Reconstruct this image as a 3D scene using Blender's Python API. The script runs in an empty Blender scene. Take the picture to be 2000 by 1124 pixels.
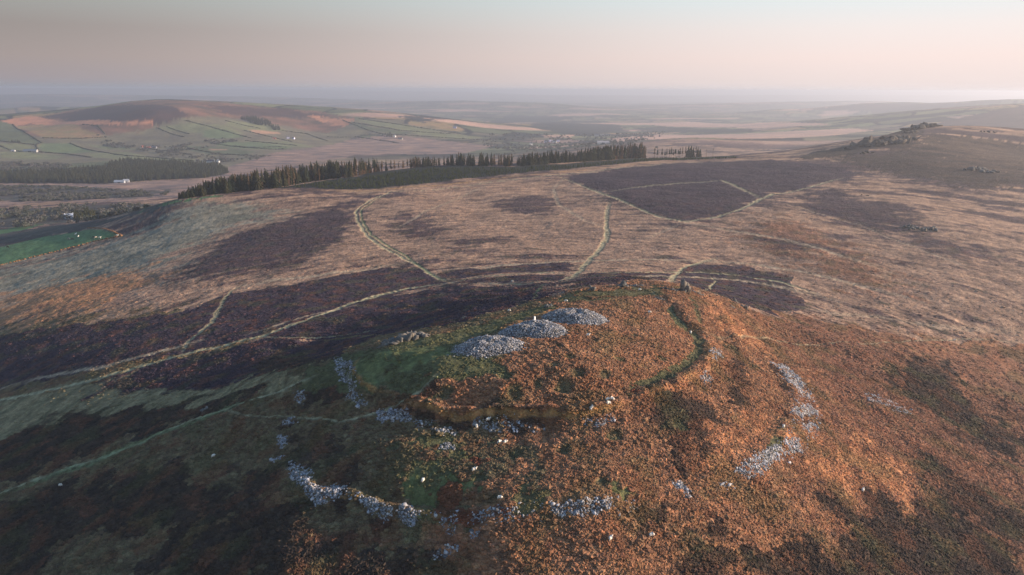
# A hillfort with three cairns on a moorland hill, low evening sun, seen from the air
import bpy, bmesh, math, random
import numpy as np
from mathutils import Vector, Matrix
# ---------------------------------------------------------------- terrain maths
CAM = (0.0, 0.0, 440.0)
PITCH, ROLL, FPX = math.radians(16.0), math.radians(0.25), 1351.0

def _h(ix, iy, s):
    n = (ix * 374761393 + iy * 668265263 + s * 1442695041) & 0x7fffffff
    n = ((n ^ (n >> 13)) * 1274126177) & 0x7fffffff
    return (n ^ (n >> 16)) & 0xffff

def pnoise(x, y, s=0):
    x = np.asarray(x, dtype=np.float64); y = np.asarray(y, dtype=np.float64)
    xf = np.floor(x); yf = np.floor(y)
    ix = xf.astype(np.int64); iy = yf.astype(np.int64)
    fx = x - xf; fy = y - yf
    u = fx * fx * fx * (fx * (fx * 6 - 15) + 10); v = fy * fy * fy * (fy * (fy * 6 - 15) + 10)
    def g(dx, dy):
        a = _h(ix + dx, iy + dy, s) * (2 * math.pi / 65536.0)
        return np.cos(a) * (fx - dx) + np.sin(a) * (fy - dy)
    a = g(0, 0); b = g(1, 0); c = g(0, 1); d = g(1, 1)
    return (a + (b - a) * u + (c - a) * v + (a - b - c + d) * u * v) * 1.45

def fbm(x, y, s=0, o=3, gain=0.5):
    t = 0; a = 1.0; n = 0
    for i in range(o):
        t = t + a * pnoise(x * 2.03 ** i + 17.3 * i, y * 2.03 ** i - 9.1 * i, s + i * 7)
        n += a; a *= gain
    return t / n

HC = (5.0, 245.0)
def ring_noise(x, y, s, across, stretch, o=3):
    """noise stretched along the contours that ring the hill"""
    dx = x - HC[0]; dy = y - HC[1]; r = np.hypot(dx, dy) + 30
    th = np.arctan2(dx, dy); L = np.log(r)
    return fbm(L * 380.0 / across, th * 380.0 / (across * stretch), s, o)

def sstep(a, b, x):
    t = np.clip((x - a) / (b - a), 0, 1)
    return t * t * (3 - 2 * t)

def seg_dist(px, py, pts):
    """distance to polyline and parameter (0..n-1) of the nearest point"""
    best = np.full(px.shape, 1e18); par = np.zeros(px.shape)
    for i in range(len(pts) - 1):
        ax, ay = pts[i][0], pts[i][1]; bx, by = pts[i + 1][0], pts[i + 1][1]
        dx, dy = bx - ax, by - ay; L = dx * dx + dy * dy + 1e-9
        t = np.clip(((px - ax) * dx + (py - ay) * dy) / L, 0, 1)
        d = (px - ax - t * dx) ** 2 + (py - ay - t * dy) ** 2
        m = d < best
        best = np.where(m, d, best); par = np.where(m, i + t, par)
    return np.sqrt(best), par

def poly_sd(px, py, pts):
    """signed distance to polygon, positive inside"""
    q = [(p[0], p[1]) for p in pts]
    d, _ = seg_dist(px, py, q + [q[0]])
    ins = np.zeros(px.shape, bool)
    n = len(q)
    for i in range(n):
        x1, y1 = q[i]; x2, y2 = q[(i + 1) % n]
        if y1 == y2: continue
        c = ((y1 > py) != (y2 > py)) & (px < (x2 - x1) * (py - y1) / (y2 - y1) + x1)
        ins ^= c
    return np.where(ins, d, -d)

def bbox_sel(x, y, pts, pad):
    a = np.array([(p[0], p[1]) for p in pts])
    lo = a.min(0) - pad; hi = a.max(0) + pad
    return np.nonzero((x > lo[0]) & (x < hi[0]) & (y > lo[1]) & (y < hi[1]))[0]

def tps_fit(P):
    P = np.asarray(P, float); n = len(P); S = 1000.0
    X = P[:, :2] / S
    D = ((X[:, None] - X[None]) ** 2).sum(-1)
    K = np.where(D > 0, 0.5 * D * np.log(np.maximum(D, 1e-30)), 0) + np.eye(n) * 2e-6
    A = np.zeros((n + 3, n + 3)); A[:n, :n] = K; A[:n, n] = 1; A[:n, n + 1:] = X; A[n:, :n] = A[:n, n:].T
    b = np.zeros(n + 3); b[:n] = P[:, 2]
    return X, np.linalg.solve(A, b)

def tps_eval(fit, x, y):
    X, w = fit; S = 1000.0; n = len(X)
    x = x / S; y = y / S
    r = w[n] + w[n + 1] * x + w[n + 2] * y
    for i in range(n):
        D = (x - X[i, 0]) ** 2 + (y - X[i, 1]) ** 2 + 1e-12
        r = r + (0.5 * w[i]) * D * np.log(D)
    return r

def far_height(x, y):
    r = np.hypot(x, y)
    z = 165 + 45 * fbm(x / 2600.0, y / 2600.0, 31, 3) - 50 * sstep(9000, 30000, r)
    for pts, w in RIDGES:
        d, t = seg_dist(x, y, pts)
        hs = np.interp(t, np.arange(len(pts)), [p[2] for p in pts])
        z = np.maximum(z, z + (hs - z) * np.exp(-(d / w) ** 2))
    return z

def base_height(x, y):
    r = np.hypot(x, y)
    w = sstep(4600, 6800, r)
    z = np.empty(x.shape)
    m = w < 1
    zz = np.zeros(x.shape)
    if m.any(): zz[m] = tps_eval(TPS, x[m], y[m])
    ff = np.zeros(x.shape)
    m2 = w > 0
    if m2.any(): ff[m2] = far_height(x[m2], y[m2])
    return zz * (1 - w) + ff * w

def micro_height(x, y):
    """ramparts, ditches, house hollows, cairn-side relief and ground roughness"""
    z = np.zeros(x.shape)
    for pts, h, w in BANKS:
        k = bbox_sel(x, y, pts, 3 * w)
        if len(k) == 0: continue
        d, t = seg_dist(x[k] + 0.8 * pnoise(x[k] / 6, y[k] / 6, 3), y[k] + 0.8 * pnoise(x[k] / 6, y[k] / 6, 4), pts)
        end = np.clip(np.minimum(t, len(pts) - 1 - t) / 0.35, 0, 1)
        z[k] += h * np.exp(-(d / w) ** 2) * (0.35 + 0.65 * end) * (1 + 0.35 * pnoise(t * 3.1, t * 0 + h, 9))
    for cx, cy, R, h in HOLLOWS:
        k = bbox_sel(x, y, [(cx, cy)], 2.2 * R)
        if len(k) == 0: continue
        d = np.hypot(x[k] - cx, y[k] - cy) / R
        z[k] += -h * np.exp(-(d / 0.75) ** 4) + 0.3 * h * np.exp(-((d - 1.15) / 0.3) ** 2)
    r = np.hypot(x, y)
    near = 1 - sstep(700, 1500, r)
    m = near > 0
    xm, ym = x[m], y[m]
    nz = 0.9 * fbm(xm / 24, ym / 24, 41, 3) + 0.22 * fbm(xm / 4.2, ym / 4.2, 51, 2) + 2.2 * pnoise(xm / 85, ym / 85, 61)
    z[m] += nz * near[m] * 0.9
    z[m] += near[m] * (.35 * ring_noise(xm, ym, 81, 26, 4, 3) + 1.3 * pnoise((xm + .6 * ym) / 15, (ym - .6 * xm) / 48, 83) * sstep(60, 130, np.hypot(xm - 5, ym - 245)) * (1 - sstep(150, 240, np.hypot(xm - 40, ym - 220))))
    f = sstep(500, 2000, r)
    m = f > 0
    z[m] += f[m] * (1.5 * fbm(x[m] / 60, y[m] / 60, 71, 2) + 6 * fbm(x[m] / 400, y[m] / 400, 72, 2))
    return z

def height(x, y):
    x = np.asarray(x, float); y = np.asarray(y, float)
    return base_height(x, y) + micro_height(x, y)

# ---------------------------------------------------------------- survey of the place (metres)
TPS_POINTS = [
[-6.6, 212.9, 356.5],
[7.2, 227.5, 357.5],
[24.7, 243.0, 358],
[-34.4, 217.6, 354.5],
[-47.9, 215.8, 351.5],
[-23.6, 197.5, 354],
[0.1, 191.9, 353.2],
[23.7, 196.8, 354.5],
[42.8, 215.2, 354],
[63.8, 246.2, 352],
[42.7, 275.4, 355],
[21.4, 275.3, 354.5],
[64.1, 275.0, 353],
[35.0, 302.4, 352],
[57.8, 313.0, 351],
[79.2, 311.6, 351],
[11.1, 284.9, 351],
[-10.4, 268.2, 350],
[-29.5, 250.8, 349.5],
[-45.6, 241.1, 348.5],
[94.1, 303.7, 346],
[108.6, 310.2, 340],
[-38.0, 197.3, 348],
[-15.0, 186.9, 348],
[7.7, 185.0, 348.5],
[32.2, 188.7, 349],
[47.0, 201.4, 350],
[68.4, 230.3, 350],
[-52.8, 213.3, 347],
[0.2, 174.3, 344],
[0.2, 150.2, 341],
[0.3, 134.1, 333],
[-27.9, 169.2, 342],
[-20.0, 136.5, 331],
[-37.9, 161.9, 337],
[27.9, 167.1, 343.5],
[48.4, 177.7, 344],
[-84.5, 240.7, 337],
[-105.6, 232.8, 326],
[-150.4, 226.9, 308],
[-188.2, 223.6, 296],
[-106.9, 180.3, 318],
[-150.2, 172.0, 302],
[-93.0, 152.3, 318],
[-48.3, 138.8, 329],
[-56.0, 167.4, 335],
[-80.5, 194.7, 327],
[-304.2, 383.3, 285],
[-252.5, 311.3, 287],
[-212.1, 332.8, 300],
[-179.5, 349.7, 305],
[-133.9, 355.0, 310],
[-92.1, 395.6, 314],
[-40.6, 440.6, 317],
[-89.3, 297.3, 323],
[-279.4, 449.6, 296],
[-392.1, 504.7, 278],
[-217.2, 470.0, 305],
[-174.9, 577.1, 311],
[-283.9, 624.4, 300],
[-519.1, 680.1, 268],
[-413.7, 721.4, 289],
[-393.5, 813.1, 312],
[-620.8, 820.5, 260],
[-497.7, 796.6, 281],
[-802.6, 1067.7, 232],
[-691.3, 1083.8, 236],
[-1073.8, 1440.2, 203],
[-1436.5, 1946.0, 192],
[-1155.1, 1955.9, 192],
[-780.1, 1920.7, 198],
[-670.1, 1283.8, 230],
[-345.3, 845.4, 316],
[-226.4, 847.4, 320],
[-200.0, 900.2, 322],
[-180.2, 1017.4, 322.5],
[-118.6, 1070.3, 324.5],
[-55.5, 1065.0, 326.5],
[46.0, 1063.7, 329],
[-0.8, 1033.6, 328.2],
[159.7, 1096.9, 330],
[337.9, 1159.4, 332],
[-63.7, 854.3, 321],
[-147.0, 789.0, 318],
[-56.3, 621.5, 316],
[41.5, 549.9, 318],
[54.2, 733.1, 322],
[157.3, 618.6, 326],
[263.9, 727.3, 332],
[399.1, 835.0, 338],
[795.8, 1381.5, 374],
[666.6, 1230.7, 368],
[576.8, 1154.0, 360],
[508.6, 1093.1, 350],
[929.1, 1288.1, 372],
[580.4, 880.4, 346],
[474.5, 635.7, 330],
[333.1, 433.2, 318],
[232.4, 431.6, 318],
[299.3, 569.2, 328],
[193.0, 508.4, 320],
[269.7, 340.1, 305],
[170.2, 306.5, 318],
[121.4, 309.9, 332],
[173.6, 400.2, 317],
[169.0, 241.2, 308],
[109.4, 224.6, 331],
[102.2, 251.9, 337],
[98.4, 216.3, 335],
[64.0, 170.0, 338],
[25.7, 150.1, 340.5],
[218.6, 265.2, 295],
[150.1, 171.4, 304],
[94.2, 153.5, 318],
[36.5, 138.1, 330],
[68.3, 160.0, 331],
[104.8, 176.0, 322],
[463.4, 1137.3, 342],
[377.3, 1177.6, 333],
[-1551.8, 2107.2, 190],
[-1106.5, 2147.3, 192],
[-865.1, 2687.3, 200],
[-593.4, 2700.6, 200],
[-219.9, 2985.2, 198],
[110.6, 3116.0, 200],
[-472.8, 3233.2, 200],
[-848.3, 3329.6, 215],
[-2225.0, 3066.8, 244],
[-1905.3, 3089.3, 244],
[-1639.1, 3237.1, 275],
[-1315.9, 3306.3, 273],
[-1041.9, 3595.2, 255],
[-1665.6, 3302.2, 318],
[-1390.9, 3508.0, 312],
[-2245.7, 3450.6, 262],
[-2043.8, 2801.6, 205],
[-1459.5, 2857.4, 203],
[-2603.4, 3400, 274.9],
[-2545.2, 3600, 283.77],
[-2382.6, 3900, 326.75],
[-2063.6, 4000, 372.54],
[-1663.7, 4000, 368.71],
[-1362.3, 3950, 348.92],
[-1067.7, 3900, 324.18],
[-813.4, 3750, 292.93],
[-393.7, 3600, 244.83],
[-104.7, 3500, 211.82],
[334.8, 4700, 195.44],
[1013.4, 4700, 198.33],
[-5.3, 5200, 204.39],
[607.0, 2800, 246.48],
[433.2, 2500, 264.97],
[631.8, 2500, 278.26],
[779.6, 2450, 275.22],
[1993.1, 3300, 298.96],
[2256.8, 3500, 335.05],
[2640.9, 3700, 378.89],
[3140.7, 4000, 375.14],
[-300, 1550, 255],
[0, 1700, 250],
[300, 1750, 258],
[-500, 1250, 235],
[0, 2200, 215],
[500, 1800, 262],
[800, 1900, 262],
[1100, 2100, 285],
[-600, 5400, 170],
[-1800, 5400, 170],
[-3200, 5200, 200],
[0, 6000, 190],
[1500, 6000, 190],
[3000, 5500, 230],
[-3500, 3500, 260],
[-2500, 2400, 200],
[3500, 3000, 330],
[-150, 20, 300],
[150, 20, 300],
[0, 60, 312],
[0, -100, 300],
[-300, 100, 285],
[300, 100, 290],
[-700, 200, 255],
[700, 300, 290],
[0, 105, 323],
[-60, 110, 314],
[60, 110, 320],
[1300, 1000, 350],
[900, 600, 325],
[-900, 700, 225],
[620, 1450, 306],
[850, 1750, 290],
[1300, 1700, 340],
[200, 1480, 300],
[-1500, 1200, 200],
[800, 1100, 348]]
TPS = tps_fit(TPS_POINTS)
RIDGES = [
[[[-20390.0, 26000, 401.0], [-14836.0, 26000, 406.0], [-7721.0, 27000, 382.0], [-2028.0, 28000, 328.0]], 3500],
[[[-11795.0, 15000, 273.0], [-9005.0, 14000, 312.0], [-5371.0, 15000, 269.0], [-3018.0, 14000, 222.0]], 1800],
[[[-5384.0, 6800, 195.0], [-4724.0, 7000, 259.0], [-4395.0, 7200, 251.0], [-3831.0, 7200, 223.0]], 350],
[[[-3793.0, 12000, 190.0], [-1987.0, 11500, 239.0], [-799.0, 11000, 267.0], [364.0, 10500, 251.0], [920.0, 10000, 207.0]], 900],
[[[1407.0, 11000, 163.0], [2456.0, 11500, 210.0], [4275.0, 12000, 249.0], [6235.0, 12500, 274.0]], 1000],
[[[3201.0, 8000, 242.0], [3784.0, 7800, 304.0], [4173.0, 7600, 325.0], [4755.0, 7400, 305.0], [5474.0, 7300, 305.0]], 700],
[[[4135.0, 6900, 332.0], [4262.0, 6500, 362.0], [4488.0, 6300, 379.0], [5074.0, 6200, 404.0]], 500],
[[[-28.0, 24000, 253.0], [5319.0, 25000, 250.0], [11088.0, 26000, 284.0], [20349.0, 26000, 305.0]], 3000],
[[[-548.0, 7500, 119.0], [-8.0, 7600, 138.0], [813.0, 7600, 131.0]], 300]]
BANKS = [
[[[-56.2, 237.0], [-55.3, 223.2], [-50.7, 211.6], [-45.0, 204.2], [-36.4, 197.3]], 1.5, 2.0],
[[[-60.3, 238.1], [-59.4, 224.8], [-53.8, 211.5], [-46.7, 201.4], [-37.6, 194.3]], -0.6, 2.6],
[[[-32.6, 192.8], [-25.9, 189.1], [-19.6, 187.1], [-7.4, 185.0], [7.7, 184.4], [18.1, 183.8], [27.2, 185.5], [34.1, 188.8]], 2.1, 1.6],
[[[-32.2, 190.1], [-25.6, 186.3], [-19.4, 184.2], [-7.2, 181.7], [7.6, 181.4], [17.8, 180.3], [26.7, 181.2], [33.4, 184.0]], -0.6, 2.8],
[[[38.1, 191.9], [45.6, 198.3], [55.7, 207.4], [66.5, 220.7], [72.8, 234.3], [75.2, 249.9], [71.9, 258.5], [71.7, 270.7], [68.7, 284.5], [62.3, 296.8]], 1.6, 3.0],
[[[35.2, 193.3], [43.8, 201.8], [54.0, 211.1], [62.2, 222.3], [67.4, 234.1], [68.5, 247.6], [65.5, 257.7], [64.8, 273.4]], -0.6, 3.0],
[[[-65.6, 179.2], [-52.5, 164.6], [-43.8, 163.4], [-34.4, 157.3], [-25.9, 153.7], [-15.3, 152.2], [-4.8, 149.2], [7.9, 149.9], [16.8, 150.2], [25.7, 150.6]], 1.3, 2.6],
[[[-57.2, 171.6], [-48.8, 166.8], [-41.3, 164.6], [-32.0, 159.2], [-22.1, 155.4], [-12.7, 153.2], [-2.3, 151.0]], -1.1, 2.2],
[[[62.5, 170.2], [74.1, 182.8], [85.1, 195.5], [93.4, 209.0], [101.9, 227.1], [104.1, 242.9], [100.1, 251.8]], 1.7, 3.0],
[[[61.6, 172.1], [73.5, 185.7], [83.5, 198.0], [91.3, 212.9], [97.0, 226.1], [97.3, 237.2]], -0.45, 2.8],
[[[93.4, 305.1], [91.0, 273.4], [88.9, 249.3]], 1.2, 2.5],
[[[-46.6, 190.9], [-29.4, 180.2], [-14.4, 178.1], [0.2, 177.9], [14.8, 178.4]], -0.8, 3.0]]
HOLLOWS = [
[-42.1, 207.2, 2.4, 0.5],
[-31.1, 199.7, 2.4, 0.4],
[15.6, 214.4, 1.9, 0.35],
[18.1, 206.3, 2.1, 0.4],
[13.4, 201.8, 2.2, 0.45],
[20.2, 197.9, 2.7, 0.5],
[35.2, 210.5, 2.4, 0.5],
[15.6, 192.8, 3.4, 0.7],
[-1.5, 197.1, 2.7, 0.45],
[0.9, 190.6, 2.9, 0.5],
[28.1, 222.4, 1.9, 0.25],
[-20.1, 193.2, 2.6, 0.4],
[7.9, 193.8, 2.4, 0.35],
[28.8, 199.3, 2.4, 0.3],
[29.1, 176.1, 2.9, 0.5],
[14.3, 170.3, 2.6, 0.4],
[-7.9, 161.3, 2.4, 0.35],
[0.9, 170.0, 2.6, 0.4],
[50.2, 218.0, 2.4, 0.3],
[43.9, 232.6, 2.1, 0.25],
[-40.8, 214.8, 2.0, 0.25],
[-45.9, 179.9, 2.4, 0.3],
[-33.4, 177.3, 2.4, 0.3],
[49.6, 183.5, 3.2, 0.4],
[23.9, 157.4, 2.4, 0.3],
[-15.9, 201.3, 2.1, 0.3],
[-11.4, 206.9, 1.8, 0.25]]
POLYS = [
["mixed", 1, 8, 10, [[-347.9, 444.0], [-236.6, 435.3], [-109.7, 315.4], [-80.3, 342.2], [-22.7, 291.7], [13.5, 290.5], [0.1, 214.6], [1.7, 191.7], [-7.3, 182.5], [14.9, 180.8], [35.8, 173.0], [33.7, 99.0], [-140.6, 112.7], [-300.3, 278.4], [-288.3, 344.9]]],
["bracken", 1, 10, 9, [[13.8, 295.9], [34.7, 299.9], [87.1, 343.3], [118.1, 330.5], [156.3, 358.0], [191.9, 349.4], [298.6, 349.4], [141.3, 112.9], [-20.5, 98.9], [-19.2, 152.6], [0.2, 154.7], [11.5, 170.6], [-5.8, 184.6], [-30.7, 190.7], [-18.8, 197.0], [1.7, 201.7], [0.1, 223.9], [20.0, 256.7]]],
["russet", 0.6, 12, 10, [[133.7, 359.0], [195.9, 357.4], [298.6, 349.4], [163.0, 171.4], [83.2, 145.0], [90.1, 178.5], [115.8, 230.1], [122.5, 275.5]]],
["pinkgrass", 0.42, 25, 14, [[-473.7, 617.4], [-403.9, 665.0], [-382.6, 762.7], [-263.7, 805.8], [-142.9, 799.6], [-0.6, 921.4], [72.8, 905.7], [147.1, 594.2], [245.1, 687.1], [277.2, 576.6], [357.3, 525.2], [391.3, 475.3], [318.2, 376.6], [205.4, 376.5], [161.7, 419.3], [138.8, 479.1], [50.5, 511.9], [-46.6, 508.5], [-115.5, 504.2], [-202.9, 436.5], [-255.1, 407.1], [-339.2, 432.0]]],
["coolgrass", 0.6, 25, 14, [[-518.2, 650.8], [-408.7, 711.8], [-390.7, 780.5], [-280.3, 783.7], [-238.3, 723.3], [-292.6, 644.8], [-293.6, 547.9], [-342.0, 502.4], [-392.5, 483.7]]],
["pinkgrass", 0.6, 10, 10, [[-138.9, 850.0], [-0.7, 942.0], [52.9, 907.9], [59.6, 733.1], [38.3, 566.4], [-21.8, 572.1], [-52.2, 693.4]]],
["orange", 0.5, 14, 12, [[-429.3, 555.5], [-385.9, 556.6], [-328.1, 580.4], [-265.8, 517.3], [-278.1, 447.5], [-314.4, 426.9], [-361.1, 442.3]]],
["russet", 0.5, 14, 12, [[226.9, 633.4], [255.9, 611.0], [265.8, 500.1], [264.8, 430.4], [224.4, 414.9], [205.2, 480.5], [182.9, 551.2]]],
["heather", 0.95, 5, 6, [[-347.2, 423.8], [-282.2, 414.1], [-209.6, 414.0], [-194.9, 450.6], [-155.3, 458.3], [-91.6, 499.2], [-62.8, 482.5], [-44.8, 441.8], [-79.1, 427.0], [-109.1, 390.0], [-136.7, 355.4], [-172.8, 341.3], [-227.6, 335.4], [-288.3, 344.9]]],
["heather", 0.95, 5, 6, [[-203.6, 313.4], [-184.8, 327.0], [-151.8, 337.0], [-129.8, 343.8], [-65.4, 308.4], [-66.7, 240.5], [-86.1, 245.7], [-115.8, 273.1], [-154.2, 286.2], [-188.8, 298.7], [-204.0, 307.3]]],
["heather", 1, 5, 6, [[-133.1, 353.1], [-107.4, 383.2], [-83.4, 415.0], [-39.2, 424.8], [13.1, 379.9], [14.8, 319.0], [11.6, 298.9], [-10.9, 282.5], [-31.5, 268.8], [-67.7, 319.9]]],
["heather", 0.95, 5, 6, [[-50.8, 473.6], [-14.7, 479.2], [22.4, 490.8], [42.5, 485.9], [39.7, 451.8], [-0.0, 465.5], [-24.4, 454.8], [-39.6, 448.3]]],
["heather", 0.9, 5, 6, [[-33.5, 435.7], [-0.0, 438.2], [32.9, 429.7], [37.6, 408.8], [24.3, 395.3], [-6.4, 416.9]]],
["heather", 0.68, 14, 14, [[-250.7, 494.2], [-268.8, 634.7], [-230.5, 698.3], [-178.8, 773.4], [-152.8, 678.3], [-151.8, 572.2], [-172.3, 512.7], [-207.4, 491.6]]],
["heather", 0.5, 12, 12, [[-133.9, 686.7], [-105.8, 706.0], [-59.4, 657.1], [-75.1, 583.4], [-103.6, 595.8]]],
["heather", 0.5, 12, 12, [[-52.4, 576.7], [-18.4, 604.6], [4.1, 570.6], [-39.8, 522.2]]],
["heather", 0.5, 12, 12, [[-23.3, 768.7], [-0.5, 796.3], [35.4, 807.1], [59.6, 733.1], [30.0, 675.1], [-10.9, 705.4]]],
["heather", 0.84, 7, 9, [[70.1, 915.1], [129.3, 983.7], [268.0, 1080.2], [381.1, 1044.8], [418.6, 954.5], [438.7, 879.5], [399.5, 822.8], [356.0, 805.6], [289.9, 753.9], [264.6, 729.0], [225.6, 673.9], [184.7, 634.1], [157.2, 618.2], [137.7, 660.0], [110.0, 784.9]]],
["heather", 0.7, 14, 16, [[301.4, 726.5], [347.5, 758.8], [358.1, 689.0], [392.6, 651.0], [352.2, 595.4], [306.0, 565.1], [288.9, 593.0], [280.9, 650.3]]],
["heather", 0.95, 5, 6, [[48.5, 422.8], [101.2, 441.0], [135.0, 478.4], [168.6, 480.3], [188.5, 455.7], [167.2, 384.8], [137.3, 353.1], [120.9, 354.8], [105.3, 359.3], [109.1, 431.2], [49.2, 319.8], [31.8, 317.6]]],
["heather", 0.6, 10, 12, [[206.2, 571.3], [229.8, 543.9], [259.2, 486.6], [277.4, 479.2], [243.2, 500.6], [211.3, 516.5]]],
["heather", 0.6, 14, 14, [[327.5, 626.8], [354.7, 554.4], [346.4, 473.4], [322.6, 470.1], [316.0, 537.1]]],
["heather", 0.55, 24, 20, [[494.5, 1061.7], [581.5, 1067.4], [627.1, 1013.6], [519.7, 731.5], [460.5, 732.0], [464.9, 906.8]]],
["darkheather_and_shade", 0.75, 8, 9, [[190.9, 323.8], [217.9, 322.2], [211.9, 290.9], [216.6, 265.5], [187.9, 240.8], [183.3, 271.6], [170.4, 278.1]]],
["darkheather_and_shade", 0.86, 6, 8, [[105.3, 176.7], [120.6, 187.3], [141.7, 193.9], [154.0, 186.0], [153.0, 173.0], [148.2, 166.5], [58.7, 138.3], [70.0, 152.4], [83.3, 162.0]]],
["darkheather_and_shade", 0.7, 5, 7, [[150.3, 227.3], [159.5, 210.5], [177.7, 209.1], [165.8, 190.5], [146.2, 195.5], [141.4, 211.9]]],
["darkheather_and_shade", 0.42, 5, 7, [[32.1, 150.2], [45.6, 152.3], [62.6, 150.9], [61.3, 138.8], [35.8, 134.3]]],
["darkheather_and_shade", 0.75, 4, 6, [[47.7, 205.2], [54.8, 199.8], [62.2, 190.4], [54.3, 172.2], [44.9, 168.5], [43.3, 182.3]]],
["darkheather_and_shade", 0.6, 4, 6, [[87.3, 251.1], [91.9, 240.1], [86.0, 212.2], [75.8, 202.9], [75.6, 219.3]]],
["darkheather_and_shade", 0.85, 6, 9, [[-253.0, 298.0], [-189.8, 285.7], [-147.2, 272.1], [-106.0, 249.0], [-97.8, 233.3], [-127.3, 244.8], [-147.2, 238.8], [-172.7, 236.5], [-205.3, 235.7]]],
["darkheather_and_shade", 0.8, 6, 9, [[-189.1, 214.4], [-149.4, 218.1], [-96.9, 193.8], [-72.0, 179.7], [-68.9, 162.5], [-112.4, 175.7], [-139.6, 180.0], [-133.3, 161.5], [-154.0, 168.5]]],
["darkheather_and_shade", 0.8, 5, 8, [[-94.4, 164.0], [-82.1, 166.5], [-66.1, 162.7], [-49.7, 153.8], [-30.0, 146.3], [-19.0, 138.5], [-21.0, 134.4], [-90.0, 146.6]]],
["darkheather_and_shade", 0.6, 6, 9, [[-74.3, 207.4], [-56.4, 191.7], [-43.3, 174.8], [-42.2, 162.8], [-56.4, 179.6], [-68.2, 187.4]]],
["darkheather_and_shade", 0.7, 3, 4, [[-74.6, 227.4], [-59.9, 220.6], [-57.1, 208.8], [-68.7, 212.8]]],
["darkheather_and_shade", 0.6, 3, 5, [[-47.5, 213.4], [-22.0, 197.1], [-19.9, 191.1], [-30.7, 190.7], [-41.9, 201.3]]],
["darkheather_and_shade", 0.7, 3, 5, [[-33.7, 189.1], [-17.9, 185.4], [9.1, 183.1], [9.0, 180.7], [-14.7, 181.8], [-29.9, 184.1]]],  # dark strip painting the shade on the scarp below the inner rampart
["darkheather_and_shade", 0.6, 4, 6, [[-123.4, 311.3], [-97.3, 307.7], [-68.1, 238.7], [-83.0, 236.2], [-102.8, 257.1]]],
["olive", 0.85, 8, 10, [[-268.9, 318.8], [-228.8, 315.8], [-193.4, 313.6], [-197.4, 307.1], [-198.2, 299.8], [-151.8, 281.5], [-114.7, 265.0], [-83.5, 237.9], [-82.0, 233.1], [-120.2, 257.3], [-170.0, 280.4], [-210.3, 287.2], [-239.5, 280.2]]],
["green", 0.9, 3, 4, [[-74.7, 234.4], [-60.5, 239.0], [-42.5, 224.7], [-26.0, 236.9], [-7.8, 252.1], [12.9, 277.2], [18.9, 270.4], [12.1, 258.3], [0.1, 245.6], [-12.6, 230.4], [-17.9, 216.3], [-15.6, 208.8], [-6.4, 205.2], [0.1, 195.3], [-9.4, 198.5], [-18.8, 197.0], [-31.6, 197.1], [-40.0, 199.1], [-50.0, 208.5], [-60.2, 214.4], [-73.1, 222.3]]],
["brightgreen", 0.7, 4, 4, [[-55.2, 224.8], [-41.4, 218.3], [-25.8, 218.4], [-20.0, 211.7], [-29.8, 209.0], [-37.9, 207.4], [-46.2, 206.4], [-51.7, 212.9]]],
["gold", 0.6, 3, 3, [[-9.0, 230.0], [0.1, 241.2], [12.3, 262.6], [20.7, 266.1], [7.8, 246.9], [-2.7, 231.7]]],
["green", 0.55, 6, 8, [[-20.9, 185.1], [-9.3, 162.6], [-12.8, 153.5], [-26.1, 155.5], [-32.9, 164.8], [-25.6, 173.8]]],
["brightgreen", 0.6, 3, 4, [[-27.2, 163.6], [-13.4, 163.0], [-7.7, 157.3], [-15.5, 155.1], [-26.4, 157.3], [-31.0, 161.0]]],
["brightgreen", 0.6, 3, 4, [[24.1, 158.6], [32.1, 158.7], [30.0, 153.6], [22.0, 151.7]]],
["green", 0.6, 3, 4, [[1.5, 156.5], [8.1, 157.6], [7.8, 149.9], [1.5, 149.4]]],
["deepgreen", 0.9, 1.2, 1.5, [[69.8, 174.9], [76.1, 184.4], [84.2, 195.8], [87.3, 197.2], [82.9, 189.8], [72.5, 175.9]]],
["deepgreen", 0.95, 1, 1.2, [[66.2, 275.1], [67.1, 264.7], [69.1, 255.5], [67.1, 253.0], [63.8, 256.6], [63.6, 271.0]]],
["deepgreen", 0.8, 1.6, 1.6, [[67.7, 252.2], [71.0, 251.3], [70.8, 240.1], [67.9, 230.3], [62.5, 221.0], [53.0, 206.9], [43.4, 199.8], [35.0, 192.5], [34.4, 193.8], [45.1, 204.3], [57.4, 218.3], [63.3, 226.7], [67.7, 239.6]]],
["deepgreen", 0.6, 1.2, 1.2, [[80.8, 303.3], [79.8, 284.0], [78.2, 269.4], [74.1, 260.2], [76.7, 278.9]]],
["green", 0.6, 4, 5, [[13.8, 295.9], [34.4, 297.0], [56.6, 306.2], [81.4, 310.9], [64.7, 289.0], [32.6, 281.1], [17.0, 273.6]]],
["red", 0.55, 1.5, 2.5, [[-20.0, 160.2], [-14.6, 160.7], [-12.3, 156.9], [-12.8, 154.4], [-7.4, 151.1], [-2.3, 152.4], [-1.7, 149.6], [-12.6, 150.7], [-19.2, 153.1], [-20.3, 156.9]]],
["red", 0.7, 1.5, 2, [[-11.1, 169.9], [-6.8, 170.0], [-6.0, 167.1], [-9.5, 167.0]]],
["red", 0.7, 1.5, 2, [[33.7, 194.0], [38.8, 196.6], [39.2, 194.3], [35.1, 193.1]]],
["orange", 0.6, 3, 3, [[85.3, 289.3], [83.7, 267.3], [97.9, 257.6], [107.7, 260.9], [104.8, 277.5], [99.1, 304.0], [90.8, 318.1]]],
["orange", 0.6, 6, 6, [[54.8, 174.2], [67.9, 188.1], [81.0, 198.2], [78.7, 191.5], [65.0, 174.1], [53.0, 166.7]]],
["orange", 0.6, 6, 7, [[88.4, 190.8], [126.8, 220.1], [141.4, 211.9], [131.6, 194.4], [108.7, 183.4], [91.9, 182.9]]],
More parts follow.
